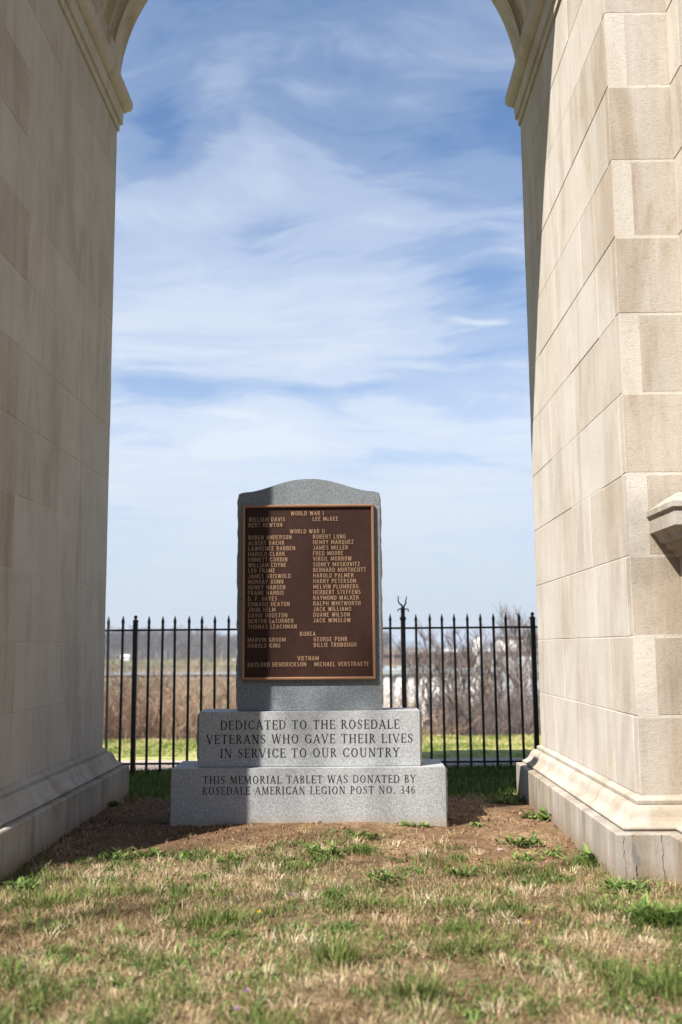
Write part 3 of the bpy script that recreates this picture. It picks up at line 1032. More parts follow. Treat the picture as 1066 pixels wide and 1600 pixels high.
# cut Roman capitals, drawn stroke by stroke: (kind, numbers); thick stems, thin hairlines, bracket serifs
TK, TN, SF = 0.135, 0.072, 0.065      # thick, thin, serif thickness (of the cap height)
GL = {
    'A': (0.74, [('l', .37, 1, .07, 0, TN), ('l', .37, 1, .66, 0, TK), ('l', .17, .34, .56, .34, SF), ('s', .07, 0, .10), ('s', .66, 0, .12)]),
    'B': (0.60, [('l', .13, 0, .13, 1, TK), ('b', .13, .53, 1, .40), ('b', .13, 0, .53, .45), ('s', .10, 0, .08), ('s', .10, 1, .08)]),
    'C': (0.72, [('a', .40, .5, .36, .5, 48, 312), ('l', .66, .72, .66, .95, SF), ('l', .66, .06, .66, .28, SF)]),
    'D': (0.74, [('l', .13, 0, .13, 1, TK), ('b', .13, 0, 1, .60), ('s', .10, 0, .08), ('s', .10, 1, .08)]),
    'E': (0.58, [('l', .13, 0, .13, 1, TK), ('l', .05, .972, .54, .972, SF), ('l', .05, .028, .56, .028, SF), ('l', .13, .52, .46, .52, SF), ('l', .53, .80, .53, .98, SF), ('l', .555, .02, .555, .22, SF), ('l', .45, .44, .45, .60, SF)]),
    'G': (0.78, [('a', .40, .5, .36, .5, 48, 318), ('l', .66, .72, .66, .95, SF), ('l', .66, .06, .66, .42, TK), ('s', .66, .42, .11)]),
    'H': (0.80, [('l', .15, 0, .15, 1, TK), ('l', .65, 0, .65, 1, TK), ('l', .15, .52, .65, .52, SF), ('s', .15, 0, .12), ('s', .15, 1, .12), ('s', .65, 0, .12), ('s', .65, 1, .12)]),
    'I': (0.34, [('l', .17, 0, .17, 1, TK), ('s', .17, 0, .13), ('s', .17, 1, .13)]),
    'L': (0.58, [('l', .15, 0, .15, 1, TK), ('s', .15, 1, .12), ('l', .04, .028, .56, .028, SF), ('l', .555, .02, .555, .24, SF)]),
    'M': (0.94, [('l', .13, 0, .17, 1, TN), ('l', .17, 1, .47, .05, TK), ('l', .47, .05, .77, 1, TN), ('l', .77, 1, .81, 0, TK), ('s', .13, 0, .10), ('s', .81, 0, .12), ('s', .12, 1, .08), ('s', .81, 1, .08)]),
    'N': (0.80, [('l', .14, 0, .14, 1, TN), ('l', .14, 1, .66, 0, TK), ('l', .66, 0, .66, 1, TN), ('s', .14, 0, .10), ('s', .10, 1, .08), ('s', .66, 1, .11)]),
    'O': (0.80, [('a', .40, .5, .36, .5, 0, 360)]),
    'P': (0.60, [('l', .15, 0, .15, 1, TK), ('b', .15, .45, 1, .42), ('s', .15, 0, .12), ('s', .12, 1, .08)]),
    'R': (0.68, [('l', .15, 0, .15, 1, TK), ('b', .15, .50, 1, .40), ('l', .34, .50, .60, .03, TK), ('s', .15, 0, .12), ('s', .12, 1, .08), ('s', .63, .0, .06)]),
    'S': (0.56, [('p', [(.46, .80), (.42, .93), (.28, .975), (.14, .91), (.09, .77), (.15, .63), (.28, .53), (.41, .42), (.46, .27), (.41, .11), (.27, .025), (.12, .07), (.075, .22)], [.05, .06, .06, .08, .12, .14, .15, .14, .12, .08, .06, .06, .05]), ('l', .475, .74, .475, .97, SF), ('l', .065, .04, .065, .28, SF)]),
    'T': (0.70, [('l', .35, 0, .35, 1, TK), ('l', .04, .972, .66, .972, SF), ('l', .045, .78, .045, .99, SF), ('l', .655, .78, .655, .99, SF), ('s', .35, 0, .13)]),
    'U': (0.78, [('p', [(.15, 1), (.15, .32), (.19, .13), (.30, .03), (.42, .02), (.55, .06), (.63, .2), (.645, .35), (.645, 1)], [TK, TK, .11, .08, TN, TN, TN, TN, TN]), ('s', .15, 1, .12), ('s', .645, 1, .10)]),
    'V': (0.74, [('l', .08, 1, .37, 0, TK), ('l', .37, 0, .66, 1, TN), ('s', .09, 1, .12), ('s', .65, 1, .10)]),
    'W': (1.02, [('l', .08, 1, .31, 0, TK), ('l', .31, 0, .52, 1, TN), ('l', .50, 1, .73, 0, TK), ('l', .73, 0, .95, 1, TN), ('s', .09, 1, .12), ('s', .51, 1, .12), ('s', .93, 1, .10)]),
    'Y': (0.70, [('l', .08, 1, .35, .48, TK), ('l', .62, 1, .35, .48, TN), ('l', .35, 0, .35, .5, TK), ('s', .35, 0, .13), ('s', .09, 1, .12), ('s', .61, 1, .10)]),
    '3': (0.54, [('p', [(.08, .86), (.17, .97), (.30, .97), (.41, .88), (.41, .70), (.32, .58), (.22, .55)], [.05, .07, .07, .11, .12, .08, .05]), ('p', [(.22, .55), (.36, .52), (.46, .40), (.46, .20), (.36, .05), (.20, .02), (.07, .12)], [.05, .08, .12, .13, .09, .07, .06])]),
    '4': (0.58, [('l', .40, 0, .40, 1, TK), ('l', .40, 1, .05, .32, TN), ('l', .04, .30, .54, .30, SF), ('s', .40, 0, .10)]),
    '6': (0.56, [('p', [(.44, .95), (.28, .88), (.14, .70), (.085, .45), (.10, .20), (.20, .04), (.32, .02), (.44, .12), (.475, .30), (.42, .47), (.30, .54), (.17, .50), (.10, .40)], [.05, .08, .12, .13, .12, .08, .06, .09, .12, .09, .06, .06, .05])]),
    '.': (0.26, [('l', .08, .075, .23, .075, .15)]),
}


def stroke_quads(pts, wd):
    """outline quads along a polyline with a width per point"""
    out = []
    L, R_ = [], []
    n = len(pts)
    for i, (x, y) in enumerate(pts):
        ax_, ay_ = pts[max(i - 1, 0)]
        bx_, by_ = pts[min(i + 1, n - 1)]
        dx, dy = bx_ - ax_, by_ - ay_
        l_ = math.hypot(dx, dy) or 1
        nx, ny = -dy / l_ * wd[i] / 2, dx / l_ * wd[i] / 2
        L.append((x + nx, y + ny))
        R_.append((x - nx, y - ny))
    return L, R_


for (s, x, y, al) in lines:
    raised(s, pxx(x), pz(y), 0.0268, TY - 0.0118, plq, al)


def glyph(ch):
    w_, items = GL[ch]
    polys = []
    for it in items:
        k = it[0]
        if k == 'l':
            polys.append(stroke_quads([(it[1], it[2]), (it[3], it[4])], [it[5]] * 2))
        elif k == 's':
            x, y, hw = it[1:]
            y = min(max(y, SF / 2), 1 - SF / 2)
            polys.append(stroke_quads([(x - hw, y), (x + hw, y)], [SF] * 2))
        elif k == 'a':
            cx_, cy_, rx, ry, a0, a1 = it[1:]
            pts, wd = [], []
            for i in range(25):
                a = R(a0 + (a1 - a0) * i / 24)
                t_ = TN + (0.14 - TN) * abs(math.cos(a)) ** 1.3
                pts.append((cx_ + (rx - t_ / 2) * math.cos(a), cy_ + (ry - t_ / 2) * math.sin(a)))
                wd.append(t_)
            polys.append(stroke_quads(pts, wd))
        elif k == 'b':
            x, y0, y1, rx = it[1:]
            pts, wd = [(x, y1 - SF / 2)], [SF]
            cy_, ry = (y0 + y1) / 2, (y1 - y0) / 2
            for i in range(15):
                a = R(90 - 180 * i / 14)
                t_ = SF + (0.135 - SF) * math.cos(a) ** 1.2 if math.cos(a) > 0 else SF
                xr = x + rx * 0.35
                pts.append((xr + (rx * 0.65 - t_ / 2) * math.cos(a), cy_ + (ry - t_ / 2) * math.sin(a)))
                wd.append(t_)
            pts.append((x, y0 + SF / 2))
            wd.append(SF)
            polys.append(stroke_quads(pts, wd))
        elif k == 'p':
            polys.append(stroke_quads(it[1], it[2]))
    return w_, polys


def engrave(s, x0, x1, ypx, hpx, block, xo, kx, pxo, zt, ypt, kz, y):
    X0_ = xo + (x0 - pxo) * kx
    X1_ = xo + (x1 - pxo) * kx
    hgt = hpx * kz
    zb = zt - (ypx - ypt) * kz - hgt / 2
    tot, gap, wgap = 0, 0.15, 0.50
    for ch in s:
        tot += wgap if ch == ' ' else GL[ch][0] + gap
    tot -= gap
    sx_ = (X1_ - X0_) / tot
    words = s.split(' ')
    cur = 0.0
    for wd_ in words:
        vs, fs = [], []
        lay = 0
        for ch in wd_:
            w_, polys = glyph(ch)
            for (L_, R_) in polys:
                lay += 1
                yy = y - 0.0005 - 0.00002 * (lay % 40)
                b0 = len(vs)
                for a, b_ in zip(L_, R_):
                    vs.append((X0_ + (cur + a[0]) * sx_, yy, zb + a[1] * hgt))
                    vs.append((X0_ + (cur + b_[0]) * sx_, yy, zb + b_[1] * hgt))
                for i in range(len(L_) - 1):
                    q = b0 + 2 * i
                    fs.append((q, q + 1, q + 3, q + 2))
            cur += w_ + gap
        cur += wgap
        mp(mesh('engraved_word', vs, fs, 'engraved_dark'), block)


mk = (MX1 - MX0) / 347.0
mz = (MZ1 - BZ1) / 86.0
for (s, a, b_, yy) in (('DEDICATED TO THE ROSEDALE', 343.5, 625, 1133.2), ('VETERANS WHO GAVE THEIR LIVES', 321.5, 646, 1155.3), ('IN SERVICE TO OUR COUNTRY', 343, 624.5, 1177)):
    engrave(s, a, b_, yy, 14.2, midb, MX0, mk, 310, MZ1, 1112.5, mz, MY)
bk = (BX1 - BX0) / 428.5
bz = 0.00391
for (s, a, b_, yy) in (('THIS MEMORIAL TABLET WAS DONATED BY', 317.5, 650, 1217.3), ('ROSEDALE AMERICAN LEGION POST NO. 346', 316.5, 649, 1233.5)):
    engrave(s, a, b_, yy, 11.6, base, BX0, bk, 268, BZ1, 1200.5, bz, BY)

# ------------------------------------------------------------------ iron fence
FY = 9.2
fence = tag(empty('iron_fence', (0, FY, -0.03)), 'black iron picket fence with pointed pickets behind the granite monument', 'fence')
f_inv = Matrix.Translation((0, -FY, 0.03))


def fp(o):
    o.parent = fence
    o.matrix_parent_inverse = f_inv
    return o


# spear-topped picket, shared mesh
pv = []
h = 0.0105
for (r, z) in ((h, -0.02), (h, 1.325), (h * 1.28, 1.333), (h * 1.1, 1.35), (0.0015, 1.394)):
    pv += [(-r, -r, z), (r, -r, z), (r, r, z), (-r, r, z)]
pf_ = []
for i in range(4):
    for j in range(4):
        a, b_ = i * 4 + j, i * 4 + (j + 1) % 4
        pf_.append((a, b_, b_ + 4, a + 4))
pf_ += [(3, 2, 1, 0), (16, 17, 18, 19)]
pick_me = bpy.data.meshes.new('picket')
pick_me.from_pydata(pv, [], pf_)
pick_me.materials.append(MATS['iron_black'])
posts = [-4.43, -3.215, -2.0, -0.775, 0.462, 1.650, 2.875, 4.1]
for k in range(len(posts) - 1):
    a, b_ = posts[k], posts[k + 1]
    for i in range(1, 10):
        o = bpy.data.objects.new('picket', pick_me)
        o.location = (a + (b_ - a) * i / 10, FY + 0.0, rnd.uniform(-0.003, 0.003))
        o.rotation_euler = (rnd.uniform(-0.006, 0.006), rnd.uniform(-0.007, 0.007), 0)
        fp(link(o))
    for z in (0.062, 1.262):
        fp(box('rail', a + 0.021, b_ - 0.021, FY - 0.013, FY + 0.013, z - 0.009, z + 0.009, 'iron_black', c=0.002))
for k, x in enumerate(posts):
    fp(box('post', x - 0.021, x + 0.021, FY - 0.021, FY + 0.021, -0.3, 1.335, 'iron_black', c=0.003))
    if k == 4:
        # tall ornamental finial: collar, neck, curled cross piece and two wavy horns
        T = Tubes(6)
        vs, fs = lathe(x, FY, [(0.027, 1.335), (0.030, 1.352), (0.026, 1.364), (0.019, 1.37), (0.0195, 1.40), (0.021, 1.43), (0.018, 1.448), (0.010, 1.46)])
        fin = fp(mesh('ornamental_finial', vs, fs, 'iron_black', smooth=True))
        T.tube([(x - 0.046, FY, 1.414), (x - 0.044, FY, 1.428), (x - 0.034, FY, 1.437), (x, FY, 1.437), (x + 0.038, FY, 1.437), (x + 0.048, FY, 1.430), (x + 0.054, FY, 1.416), (x + 0.046, FY, 1.410)], 0.0055, cap=True)
        T.tube([(x + 0.004, FY, 1.44), (x - 0.010, FY, 1.470), (x - 0.034, FY, 1.492), (x - 0.042, FY, 1.515), (x - 0.038, FY, 1.538), (x - 0.046, FY, 1.560)], [0.010, 0.009, 0.0075, 0.0065, 0.005, 0.003])
        T.tube([(x + 0.006, FY, 1.44), (x + 0.014, FY, 1.468), (x + 0.030, FY, 1.490), (x + 0.026, FY, 1.515), (x + 0.038, FY, 1.535), (x + 0.030, FY, 1.555)], [0.010, 0.009, 0.0075, 0.0065, 0.005, 0.003])
        o = T.build('horn', 'iron_black', fin)
        o.matrix_parent_inverse = Matrix.Identity(4)
    else:
        prof = [(0.026, 1.335), (0.029, 1.343), (0.026, 1.352), (0.015, 1.358), (0.009, 1.366)]
        for a in np.linspace(-70, 88, 8):
            prof.append((max(0.0018, 0.0175 * math.cos(R(a))), 1.3815 + 0.0175 * math.sin(R(a))))
        vs, fs = lathe(x, FY, prof)
        fp(mesh('ball_finial', vs, fs, 'iron_black', smooth=True))

# ------------------------------------------------------------------ valley: road, buildings, woods
def sheet(name, x0, x1, y0, y1, z, mat, label):
    o = mesh(name, [(x0, y0, z), (x1, y0, z), (x1, y1, z), (x0, y1, z)], [(0, 1, 2, 3)], mat)
    return tag(o, label, kind='structure')


sheet('road', -600, 600, 330, 372, -7.75, 'asphalt_far', 'pale highway crossing the valley floor far beyond the fence')


def P3(xpx, ypx, Y):
    d = fw + rt * ((xpx - 533) / CAM_F) - up * ((ypx - 800) / CAM_F)
    t_ = Y / d.y
    return (d.x * t_, Y, EYE + d.z * t_)


def loc_box(par, name, x0, x1, y0, y1, z0, z1, mat, c=0.0):
    o = box(name, x0, x1, y0, y1, z0, z1, mat, par, c=c)
    ox, oy, oz = par.location
    o.matrix_parent_inverse = Matrix.Translation((-ox, -oy, -oz))
    return o


# white ribbed warehouse
D = 115
xa = P3(560, 1053, D)[0]
xb = P3(742, 1053, D)[0]
ze = P3(640, 1054, D)[2]
wh = tag(empty('warehouse', ((xa + xb) / 2, D, -8.3)), 'long white ribbed warehouse with grey roof, seen through the fence right of the tablet', 'building')
loc_box(wh, 'wall', xa, xb, D, D + 18, -9, ze, 'grey_wall')
x = xa
while x < xb - 0.8:
    loc_box(wh, 'wall_rib', x + 0.15, x + 0.95, D - 0.35, D - 0.002, -9, ze - 0.1, 'white_wall', c=0.12)
    x += 1.38
loc_box(wh, 'roof', xa - 0.4, xb + 0.3, D - 0.6, D + 18.4, ze + 0.002, ze + 0.62, 'grey_roof', c=0.05)
for i in range(9):
    xx = xa + 1.2 + i * (xb - xa - 2) / 8
    loc_box(wh, 'roof_vent', xx, xx + 0.5, D + 3, D + 3.6, ze + 0.621, ze + 0.95, 'brown_roof', c=0.03)

# grain tower and grey mill
D = 150
x0, _, z1 = P3(739.5, 996, D)
x1 = P3(757, 996, D)[0]
tw = tag(empty('grain_tower', ((x0 + x1) / 2, D, -8.3)), 'round-topped white tower standing behind the bare trees at right', 'tower')
r_ = (x1 - x0) / 2
vs, fs = lathe((x0 + x1) / 2, D, [(r_, -9), (r_, z1 - 0.9), (r_ * 0.93, z1 - 0.5), (r_ * 0.72, z1 - 0.18), (r_ * 0.4, z1 - 0.03), (0.05, z1)], 20)
o = mesh('silo_drum', vs, fs, 'white_wall', tw, smooth=True)
o.matrix_parent_inverse = Matrix.Translation((-(x0 + x1) / 2, -D, 8.3))
for zz in np.arange(-8, z1 - 1, 1.4):
    vs, fs = lathe((x0 + x1) / 2, D, [(r_ + 0.02, zz), (r_ + 0.05, zz + 0.04), (r_ + 0.02, zz + 0.08)], 20)
    o = mesh('hoop', vs, fs, 'grey_wall', tw)
    o.matrix_parent_inverse = Matrix.Translation((-(x0 + x1) / 2, -D, 8.3))
D = 156
ml = tag(empty('grain_mill', (P3(780, 1000, D)[0], D, -8.3)), 'pale grey mill with flat roofs beside the white tower', 'building')
loc_box(ml, 'wall', P3(752, 0, D)[0], P3(806, 0, D)[0], D, D + 9, -9, P3(780, 1021, D)[2], 'grey_wall')
loc_box(ml, 'upper_wall', P3(757, 0, D)[0], P3(789, 0, D)[0], D + 1, D + 8, P3(780, 1021, D)[2] + 0.3, P3(780, 997, D)[2], 'white_wall')
loc_box(ml, 'roof', P3(750, 0, D)[0], P3(808, 0, D)[0], D - 0.3, D + 9.3, P3(780, 1021, D)[2] + 0.002, P3(780, 1021, D)[2] + 0.28, 'brown_roof')
loc_box(ml, 'roof', P3(755, 0, D)[0], P3(791, 0, D)[0], D + 0.8, D + 8.3, P3(780, 997, D)[2] + 0.002, P3(780, 997, D)[2] + 0.2, 'brown_roof')
for (xp, yp) in ((762, 1034), (776, 1034), (792, 1034), (762, 1056), (777, 1058), (794, 1056), (770, 1008)):
    xx, _, zz = P3(xp, yp, D)
    yq = D if yp > 1020 else D + 1
    loc_box(ml, 'window', xx - 0.25, xx + 0.25, yq - 0.06, yq - 0.003, zz - 0.35, zz + 0.35, 'dark_glass')


# far small houses
def house(xpx, ypx_base, wpx, hpx, D, wall, roof, label, name='house'):
    x, _, zb = P3(xpx, ypx_base, D)
    zb = float(ground_z(x, D)) - 0.3
    wd = wpx / CAM_F * D
    ht = hpx / CAM_F * D
    e = tag(empty(name, (x, D, zb)), label, 'building')
    loc_box(e, 'wall', x - wd / 2, x + wd / 2, D, D + wd * 0.7, zb, zb + ht * 0.65 + 0.3, wall)
    z0 = zb + ht * 0.65 + 0.3
    z1_ = zb + ht + 0.3
    q = wd * 0.06
    vs = [(x - wd / 2 - q, D - q, z0), (x + wd / 2 + q, D - q, z0), (x + wd / 2 + q, D + wd * 0.7 + q, z0), (x - wd / 2 - q, D + wd * 0.7 + q, z0), (x - wd / 2, D + wd * 0.35, z1_), (x + wd / 2, D + wd * 0.35, z1_)]
    o = mesh('roof', vs, [(0, 1, 5, 4), (2, 3, 4, 5), (0, 4, 3), (1, 2, 5), (3, 2, 1, 0)], roof, e)
    o.matrix_parent_inverse = Matrix.Translation((-x, -D, -zb))
    for s_ in (-0.28, 0.05, 0.3):
        loc_box(e, 'window', x + wd * s_ - wd * 0.05, x + wd * s_ + wd * 0.05, D - 0.08, D - 0.004, zb + ht * 0.35, zb + ht * 0.55, 'dark_glass')
    return e


house(195, 1028, 13, 9, 760, 'white_wall', 'white_wall', 'small white barn by the far tree line seen left of the fence post', 'barn')
house(366, 1030, 5, 5, 700, 'white_wall', 'brown_roof', 'tiny pale house by the trees close to the left edge of the tablet')
house(606, 1042, 15, 13, 300, 'concrete_path', 'grey_roof', 'tan house just past the right edge of the tablet')
house(622, 1042, 12, 10, 310, 'concrete_path', 'brown_roof', 'tan house showing behind the tall ornamental fence post')
house(660, 1040, 16, 11, 330, 'grey_wall', 'grey_roof', 'low grey house with a grey roof above the warehouse roof')
house(678, 1044, 6, 10, 290, 'white_wall', 'white_wall', 'narrow white shed above the warehouse roof', 'shed')
# long brown freight building and pale band beyond
D = 520
fb = tag(empty('rail_shed', (P3(650, 1022, D)[0], D, -8)), 'very long low brown shed along the far side of the valley', 'building')
loc_box(fb, 'wall', P3(560, 0, D)[0], P3(745, 0, D)[0], D, D + 20, -9, P3(650, 1023, D)[2], 'brown_roof')
loc_box(fb, 'roof', P3(559, 0, D)[0], P3(746, 0, D)[0], D - 1, D + 21, P3(650, 1023, D)[2] + 0.01, P3(650, 1020.5, D)[2], 'brown_roof')
sheet('river', -200, 900, 1500, 2400, -7.6, 'white_wall', 'pale sandy river flat far off to the right')

# low hills on the horizon
hx = np.linspace(-7000, 7000, 120)
vs, fs = [], []
for row, (yy, k) in enumerate(((5200, 0.0), (5600, 1.0), (6600, 1.25), (8000, 0.6))):
    for x in hx:
        hgt = 22 + 16 * float(vnoise(x, 0, 1 / 1400.0, 31)) + 9 * float(vnoise(x, 0, 1 / 380.0, 32))
        vs.append((x, yy + 200 * float(vnoise(x, row, 1 / 700.0, 33)), -12 + k * hgt))
for r0 in range(3):
    for i in range(len(hx) - 1):
        a = r0 * len(hx) + i
        fs.append((a, a + 1, a + len(hx) + 1, a + len(hx)))
tag(mesh('hills', vs, fs, 'hill_green', smooth=True), 'low blue hills along the horizon', kind='structure')


# ------------------------------------------------------------------ bare trees
def grow(T, p, d, length, rad, depth, rr, spread=0.5, upw=0.25, tone=0.5, minr=0.004, seg=4):
    pts, rads = [p.copy()], [rad]
    q = p.copy()
    dd = d.copy()
    for i in range(seg):
        dd = (dd + Vector((rr.gauss(0, 0.10), rr.gauss(0, 0.10), rr.gauss(0, 0.05) + 0.04))).normalized()
        q = q + dd * (length / seg)
        pts.append(q.copy())
        rads.append(rad * (1 - 0.45 * (i + 1) / seg))
    T.tube(pts, rads, tone=min(1, max(0, tone + rr.uniform(-0.15, 0.15))), cap=False, sides=6 if rad > 0.05 else (4 if rad > 0.02 else 3))
    if depth <= 0:
        return
    nb = rr.choice((2, 3, 3, 4)) if depth > 1 else rr.choice((3, 4, 5))
    for i in range(nb):
        f = rr.uniform(0.35, 1.0) if i else 1.0
        k = min(seg - 1, int(f * seg))
        base_ = pts[k].lerp(pts[k + 1], f * seg - k) if k < seg else pts[-1]
        an = rr.uniform(0, 2 * math.pi)
        perp = Vector((math.cos(an), math.sin(an), 0))
        nd = (dd * (1 - spread * 0.4) + perp * spread * rr.uniform(0.6, 1.3) + Vector((0, 0, upw))).normalized()
        grow(T, base_, nd, length * rr.uniform(0.55, 0.8), max(minr, rads[min(k, seg)] * rr.uniform(0.5, 0.72)), depth - 1, rr, spread, upw, tone, minr, max(2, seg - 1))


def bare_tree(x, y, h, rad, label, seed, group='bare trees down the slope', depth=5, spread=0.5, mat='twig_grey', minr=0.008, lean=(0, 0), name='bare_tree', cat='tree'):
    rr = random.Random(seed)
    z = float(ground_z(x, y))
    e = tag(empty(name, (x, y, z)), label, cat, group)
    T = Tubes(6)
    pts, rads = [], []
    q = Vector((0, 0, -0.2))
    d = Vector((lean[0], lean[1], 1)).normalized()
    n = 5
    for i in range(n + 1):
        pts.append(q.copy())
        rads.append(rad * (1.25 if i == 0 else 1 - 0.4 * i / n))
        d = (d + Vector((rr.gauss(0, 0.06), rr.gauss(0, 0.06), 0.02))).normalized()
        q = q + d * (h * 0.42 / n)
    T.tube(pts, rads, tone=0.45, cap=True, sides=8)
    T.build('trunk', mat, e, smooth=True)
    K_ = Tubes(4)
    for i in range(rr.choice((4, 5, 6))):
        k = rr.choice((2, 3, 4, 5)) if i > 1 else 5
        an = rr.uniform(0, 6.28)
        nd = (Vector((0, 0, 1)) + Vector((math.cos(an), math.sin(an), 0)) * spread * rr.uniform(0.5, 1.3)).normalized()
        grow(K_, pts[k], nd, h * 0.24 * rr.uniform(0.8, 1.2), rads[k] * 0.62, depth - 1, rr, spread, 0.2, 0.5, minr)
    K_.build('crown', mat, e)
    return e


TREES = [
    (671, 27, 987, 'slim bare tree rising over the warehouse roof, nearest the ornamental fence post', 0.10),
    (705, 30, 975, 'bare tree leaning over the warehouse, third gap right of the ornamental post', 0.13),
    (722, 26, 962, 'tall bare tree with a dark trunk just left of the white tower', 0.16),
    (744, 33, 990, 'bare tree standing in front of the foot of the white tower', 0.15),
    (768, 31, 965, 'bare tree with wide twiggy crown in front of the grey mill', 0.12),
    (788, 28, 956, 'many-branched bare tree, second from the right pier', 0.12),
    (812, 24, 941, 'tallest bare tree, its twigs above the fence beside the right pier', 0.13),
    (646, 34, 1030, 'low bare sapling in front of the warehouse ribs', 0.07),
]
for i, (xp, D, ytop, lab, rd) in enumerate(TREES):
    D = D * 1.2
    x, _, ztop = P3(xp, ytop, D)
    zg = float(ground_z(x, D))
    bare_tree(x, D, (ztop - zg) * 1.02, rd * 1.5 * (ztop - zg) / 8, lab, 100 + i, minr=0.010, depth=5, spread=0.5, lean=(rnd.uniform(-0.12, 0.12), 0))
# far big tree in the field at left, green hedge at its foot
bare_tree(P3(331, 1000, 640)[0], 640, 22, 0.5, 'large rounded bare tree in the far field, left of the tablet', 301, group=None, depth=5, spread=0.75, minr=0.10, mat='twig_grey', name='field_tree')


# thicket on the slope: countless twigs -> stuff
def thicket(name, n, xr, yr, hr, label, mat, seed, tone0, tonev, tw=(0.004, 0.011)):
    rr = random.Random(seed)
    T = Tubes(3)
    for i in range(n):
        y = rr.uniform(*yr)
        x = rr.uniform(xr[0], xr[1]) * y / 30.0
        z = float(ground_z(x, y))
        vis = EYE - z
        patch = float(vnoise(x, y, 0.22, 40 + seed)) * 0.6 + float(vnoise(x, y, 0.6, 45 + seed)) * 0.4
        h_ = rr.uniform(*hr) * vis * (0.5 + 0.75 * patch)
        tone = min(1, max(0, tone0 + tonev * (float(vnoise(x, y, 0.3, 50 + seed)) - 0.5) * 2.6 + rr.uniform(-0.28, 0.28)))
        lx, ly = rr.gauss(0, 0.48), rr.gauss(0, 0.4)
        r0 = rr.uniform(*tw) * y / 20
        pts = [Vector((x, y, z - 0.1))]
        for k in range(1, 5):
            f = k / 4
            pts.append(Vector((x + lx * h_ * f * f + rr.gauss(0, 0.03) * h_, y + ly * h_ * f, z + h_ * f)))
        T.tube(pts, [r0 * (1 - 0.75 * k / 4) for k in range(5)], tone=tone, cap=False)
        for b in range(rr.choice((5, 6, 7, 8))):
            f = rr.uniform(0.25, 0.98)
            k = min(3, int(f * 4))
            p = pts[k].lerp(pts[k + 1], f * 4 - k)
            an = rr.uniform(0, 6.28)
            L = h_ * rr.uniform(0.10, 0.26)
            d = Vector((math.cos(an) * 0.9, math.sin(an) * 0.9, rr.uniform(0.1, 1.1))).normalized()
            T.tube([p, p + d * L * 0.5 + Vector((rr.gauss(0, 0.02), 0, 0)) * L, p + d * L], [r0 * 0.45, r0 * 0.35, r0 * 0.15], tone=min(1, max(0, tone + rr.uniform(-0.1, 0.15))), cap=False)
    return tag(T.build(name, mat), label, kind='stuff')


thicket('brush', 9000, (-13, 0.6), (26.5, 62.0), (0.30, 0.86), 'tangled reddish bare brush covering the slope beyond the lawn', 'twig', 5, 0.42, 0.30)
thicket('low_brush', 1700, (0.6, 3.2), (26.5, 55.0), (0.15, 0.42), 'knee-high bare brush in front of the white warehouse', 'twig', 8, 0.38, 0.3)
thicket('undergrowth', 3600, (2.6, 9), (26.5, 55.0), (0.25, 0.72), 'grey-brown undergrowth of thin stems beneath the bare trees', 'twig_grey', 6, 0.45, 0.25)


# far tree line: reads as one mass
def treeline(name, n, xpx, ypx_base, Dr, hr, label, seed, mat):
    rr = random.Random(seed)
    vs, fs, tn = [], [], []
    for i in range(n):
        D = rr.uniform(*Dr)
        xp = rr.uniform(*xpx)
        x = (xp - 550) / CAM_F * D
        zg = float(ground_z(x, D))
        h_ = rr.uniform(*hr) * (0.55 + 0.75 * float(vnoise(x, 0, 1 / 38.0, seed)))
        wd = h_ * rr.uniform(0.32, 0.5)
        tone = rr.uniform(0.1, 0.95)
        # trunk and limbs
        for k in range(95):
            th = rr.uniform(0, 6.28)
            ph = rr.uniform(-0.35, 1)
            rad_ = rr.uniform(0.5, 1.0)
            cx_ = x + wd * rad_ * math.cos(th) * math.sqrt(max(0, 1 - ph * ph * 0.9))
            cy_ = D + wd * rad_ * math.sin(th) * 0.8
            cz_ = zg + h_ * (0.52 + 0.46 * ph * rad_)
            L = h_ * rr.uniform(0.05, 0.12)
            a = rr.uniform(0.6, 2.5)
            dx, dz = math.cos(a) * L, math.sin(a) * L
            t_ = L * 0.13
            b0 = len(vs)
            vs += [(cx_ - t_, cy_, cz_), (cx_ + t_, cy_ + t_, cz_), (cx_ + dx, cy_ + rr.uniform(-1, 1) * L * 0.5, cz_ + dz)]
            fs.append((b0, b0 + 1, b0 + 2))
            tn += [min(1, max(0, tone + rr.uniform(-0.2, 0.2)))] * 3
        b0 = len(vs)
        tr = h_ * 0.02
        vs += [(x - tr, D, zg - 1), (x + tr, D, zg - 1), (x + tr * 0.5, D, zg + h_ * 0.7), (x - tr * 0.5, D, zg + h_ * 0.7)]
        fs.append((b0, b0 + 1, b0 + 2, b0 + 3))
        tn += [0.2] * 4
    o = mesh(name, vs, fs, mat)
    a_ = o.data.attributes.new('tone', 'FLOAT', 'POINT')
    a_.data.foreach_set('value', np.array(tn, dtype=np.float32))
    return tag(o, label, kind='stuff')


treeline('woods', 900, (60, 600), 1028, (800, 1000), (10, 27), 'hazy bare woods along the far side of the valley', 61, 'twig_grey')
treeline('distant_woods', 260, (560, 900), 1026, (560, 900), (6, 10), 'low brown woods beyond the buildings at right', 62, 'twig')
treeline('hedgerow', 120, (80, 560), 1045, (400, 640), (2.0, 4.2), 'low green hedgerows across the valley fields', 63, 'green_blade')
treeline('slope_trees', 60, (690, 860), 1060, (60, 110), (3.0, 6.0), 'tangle of grey tree tops below the hill at right', 64, 'twig_grey')


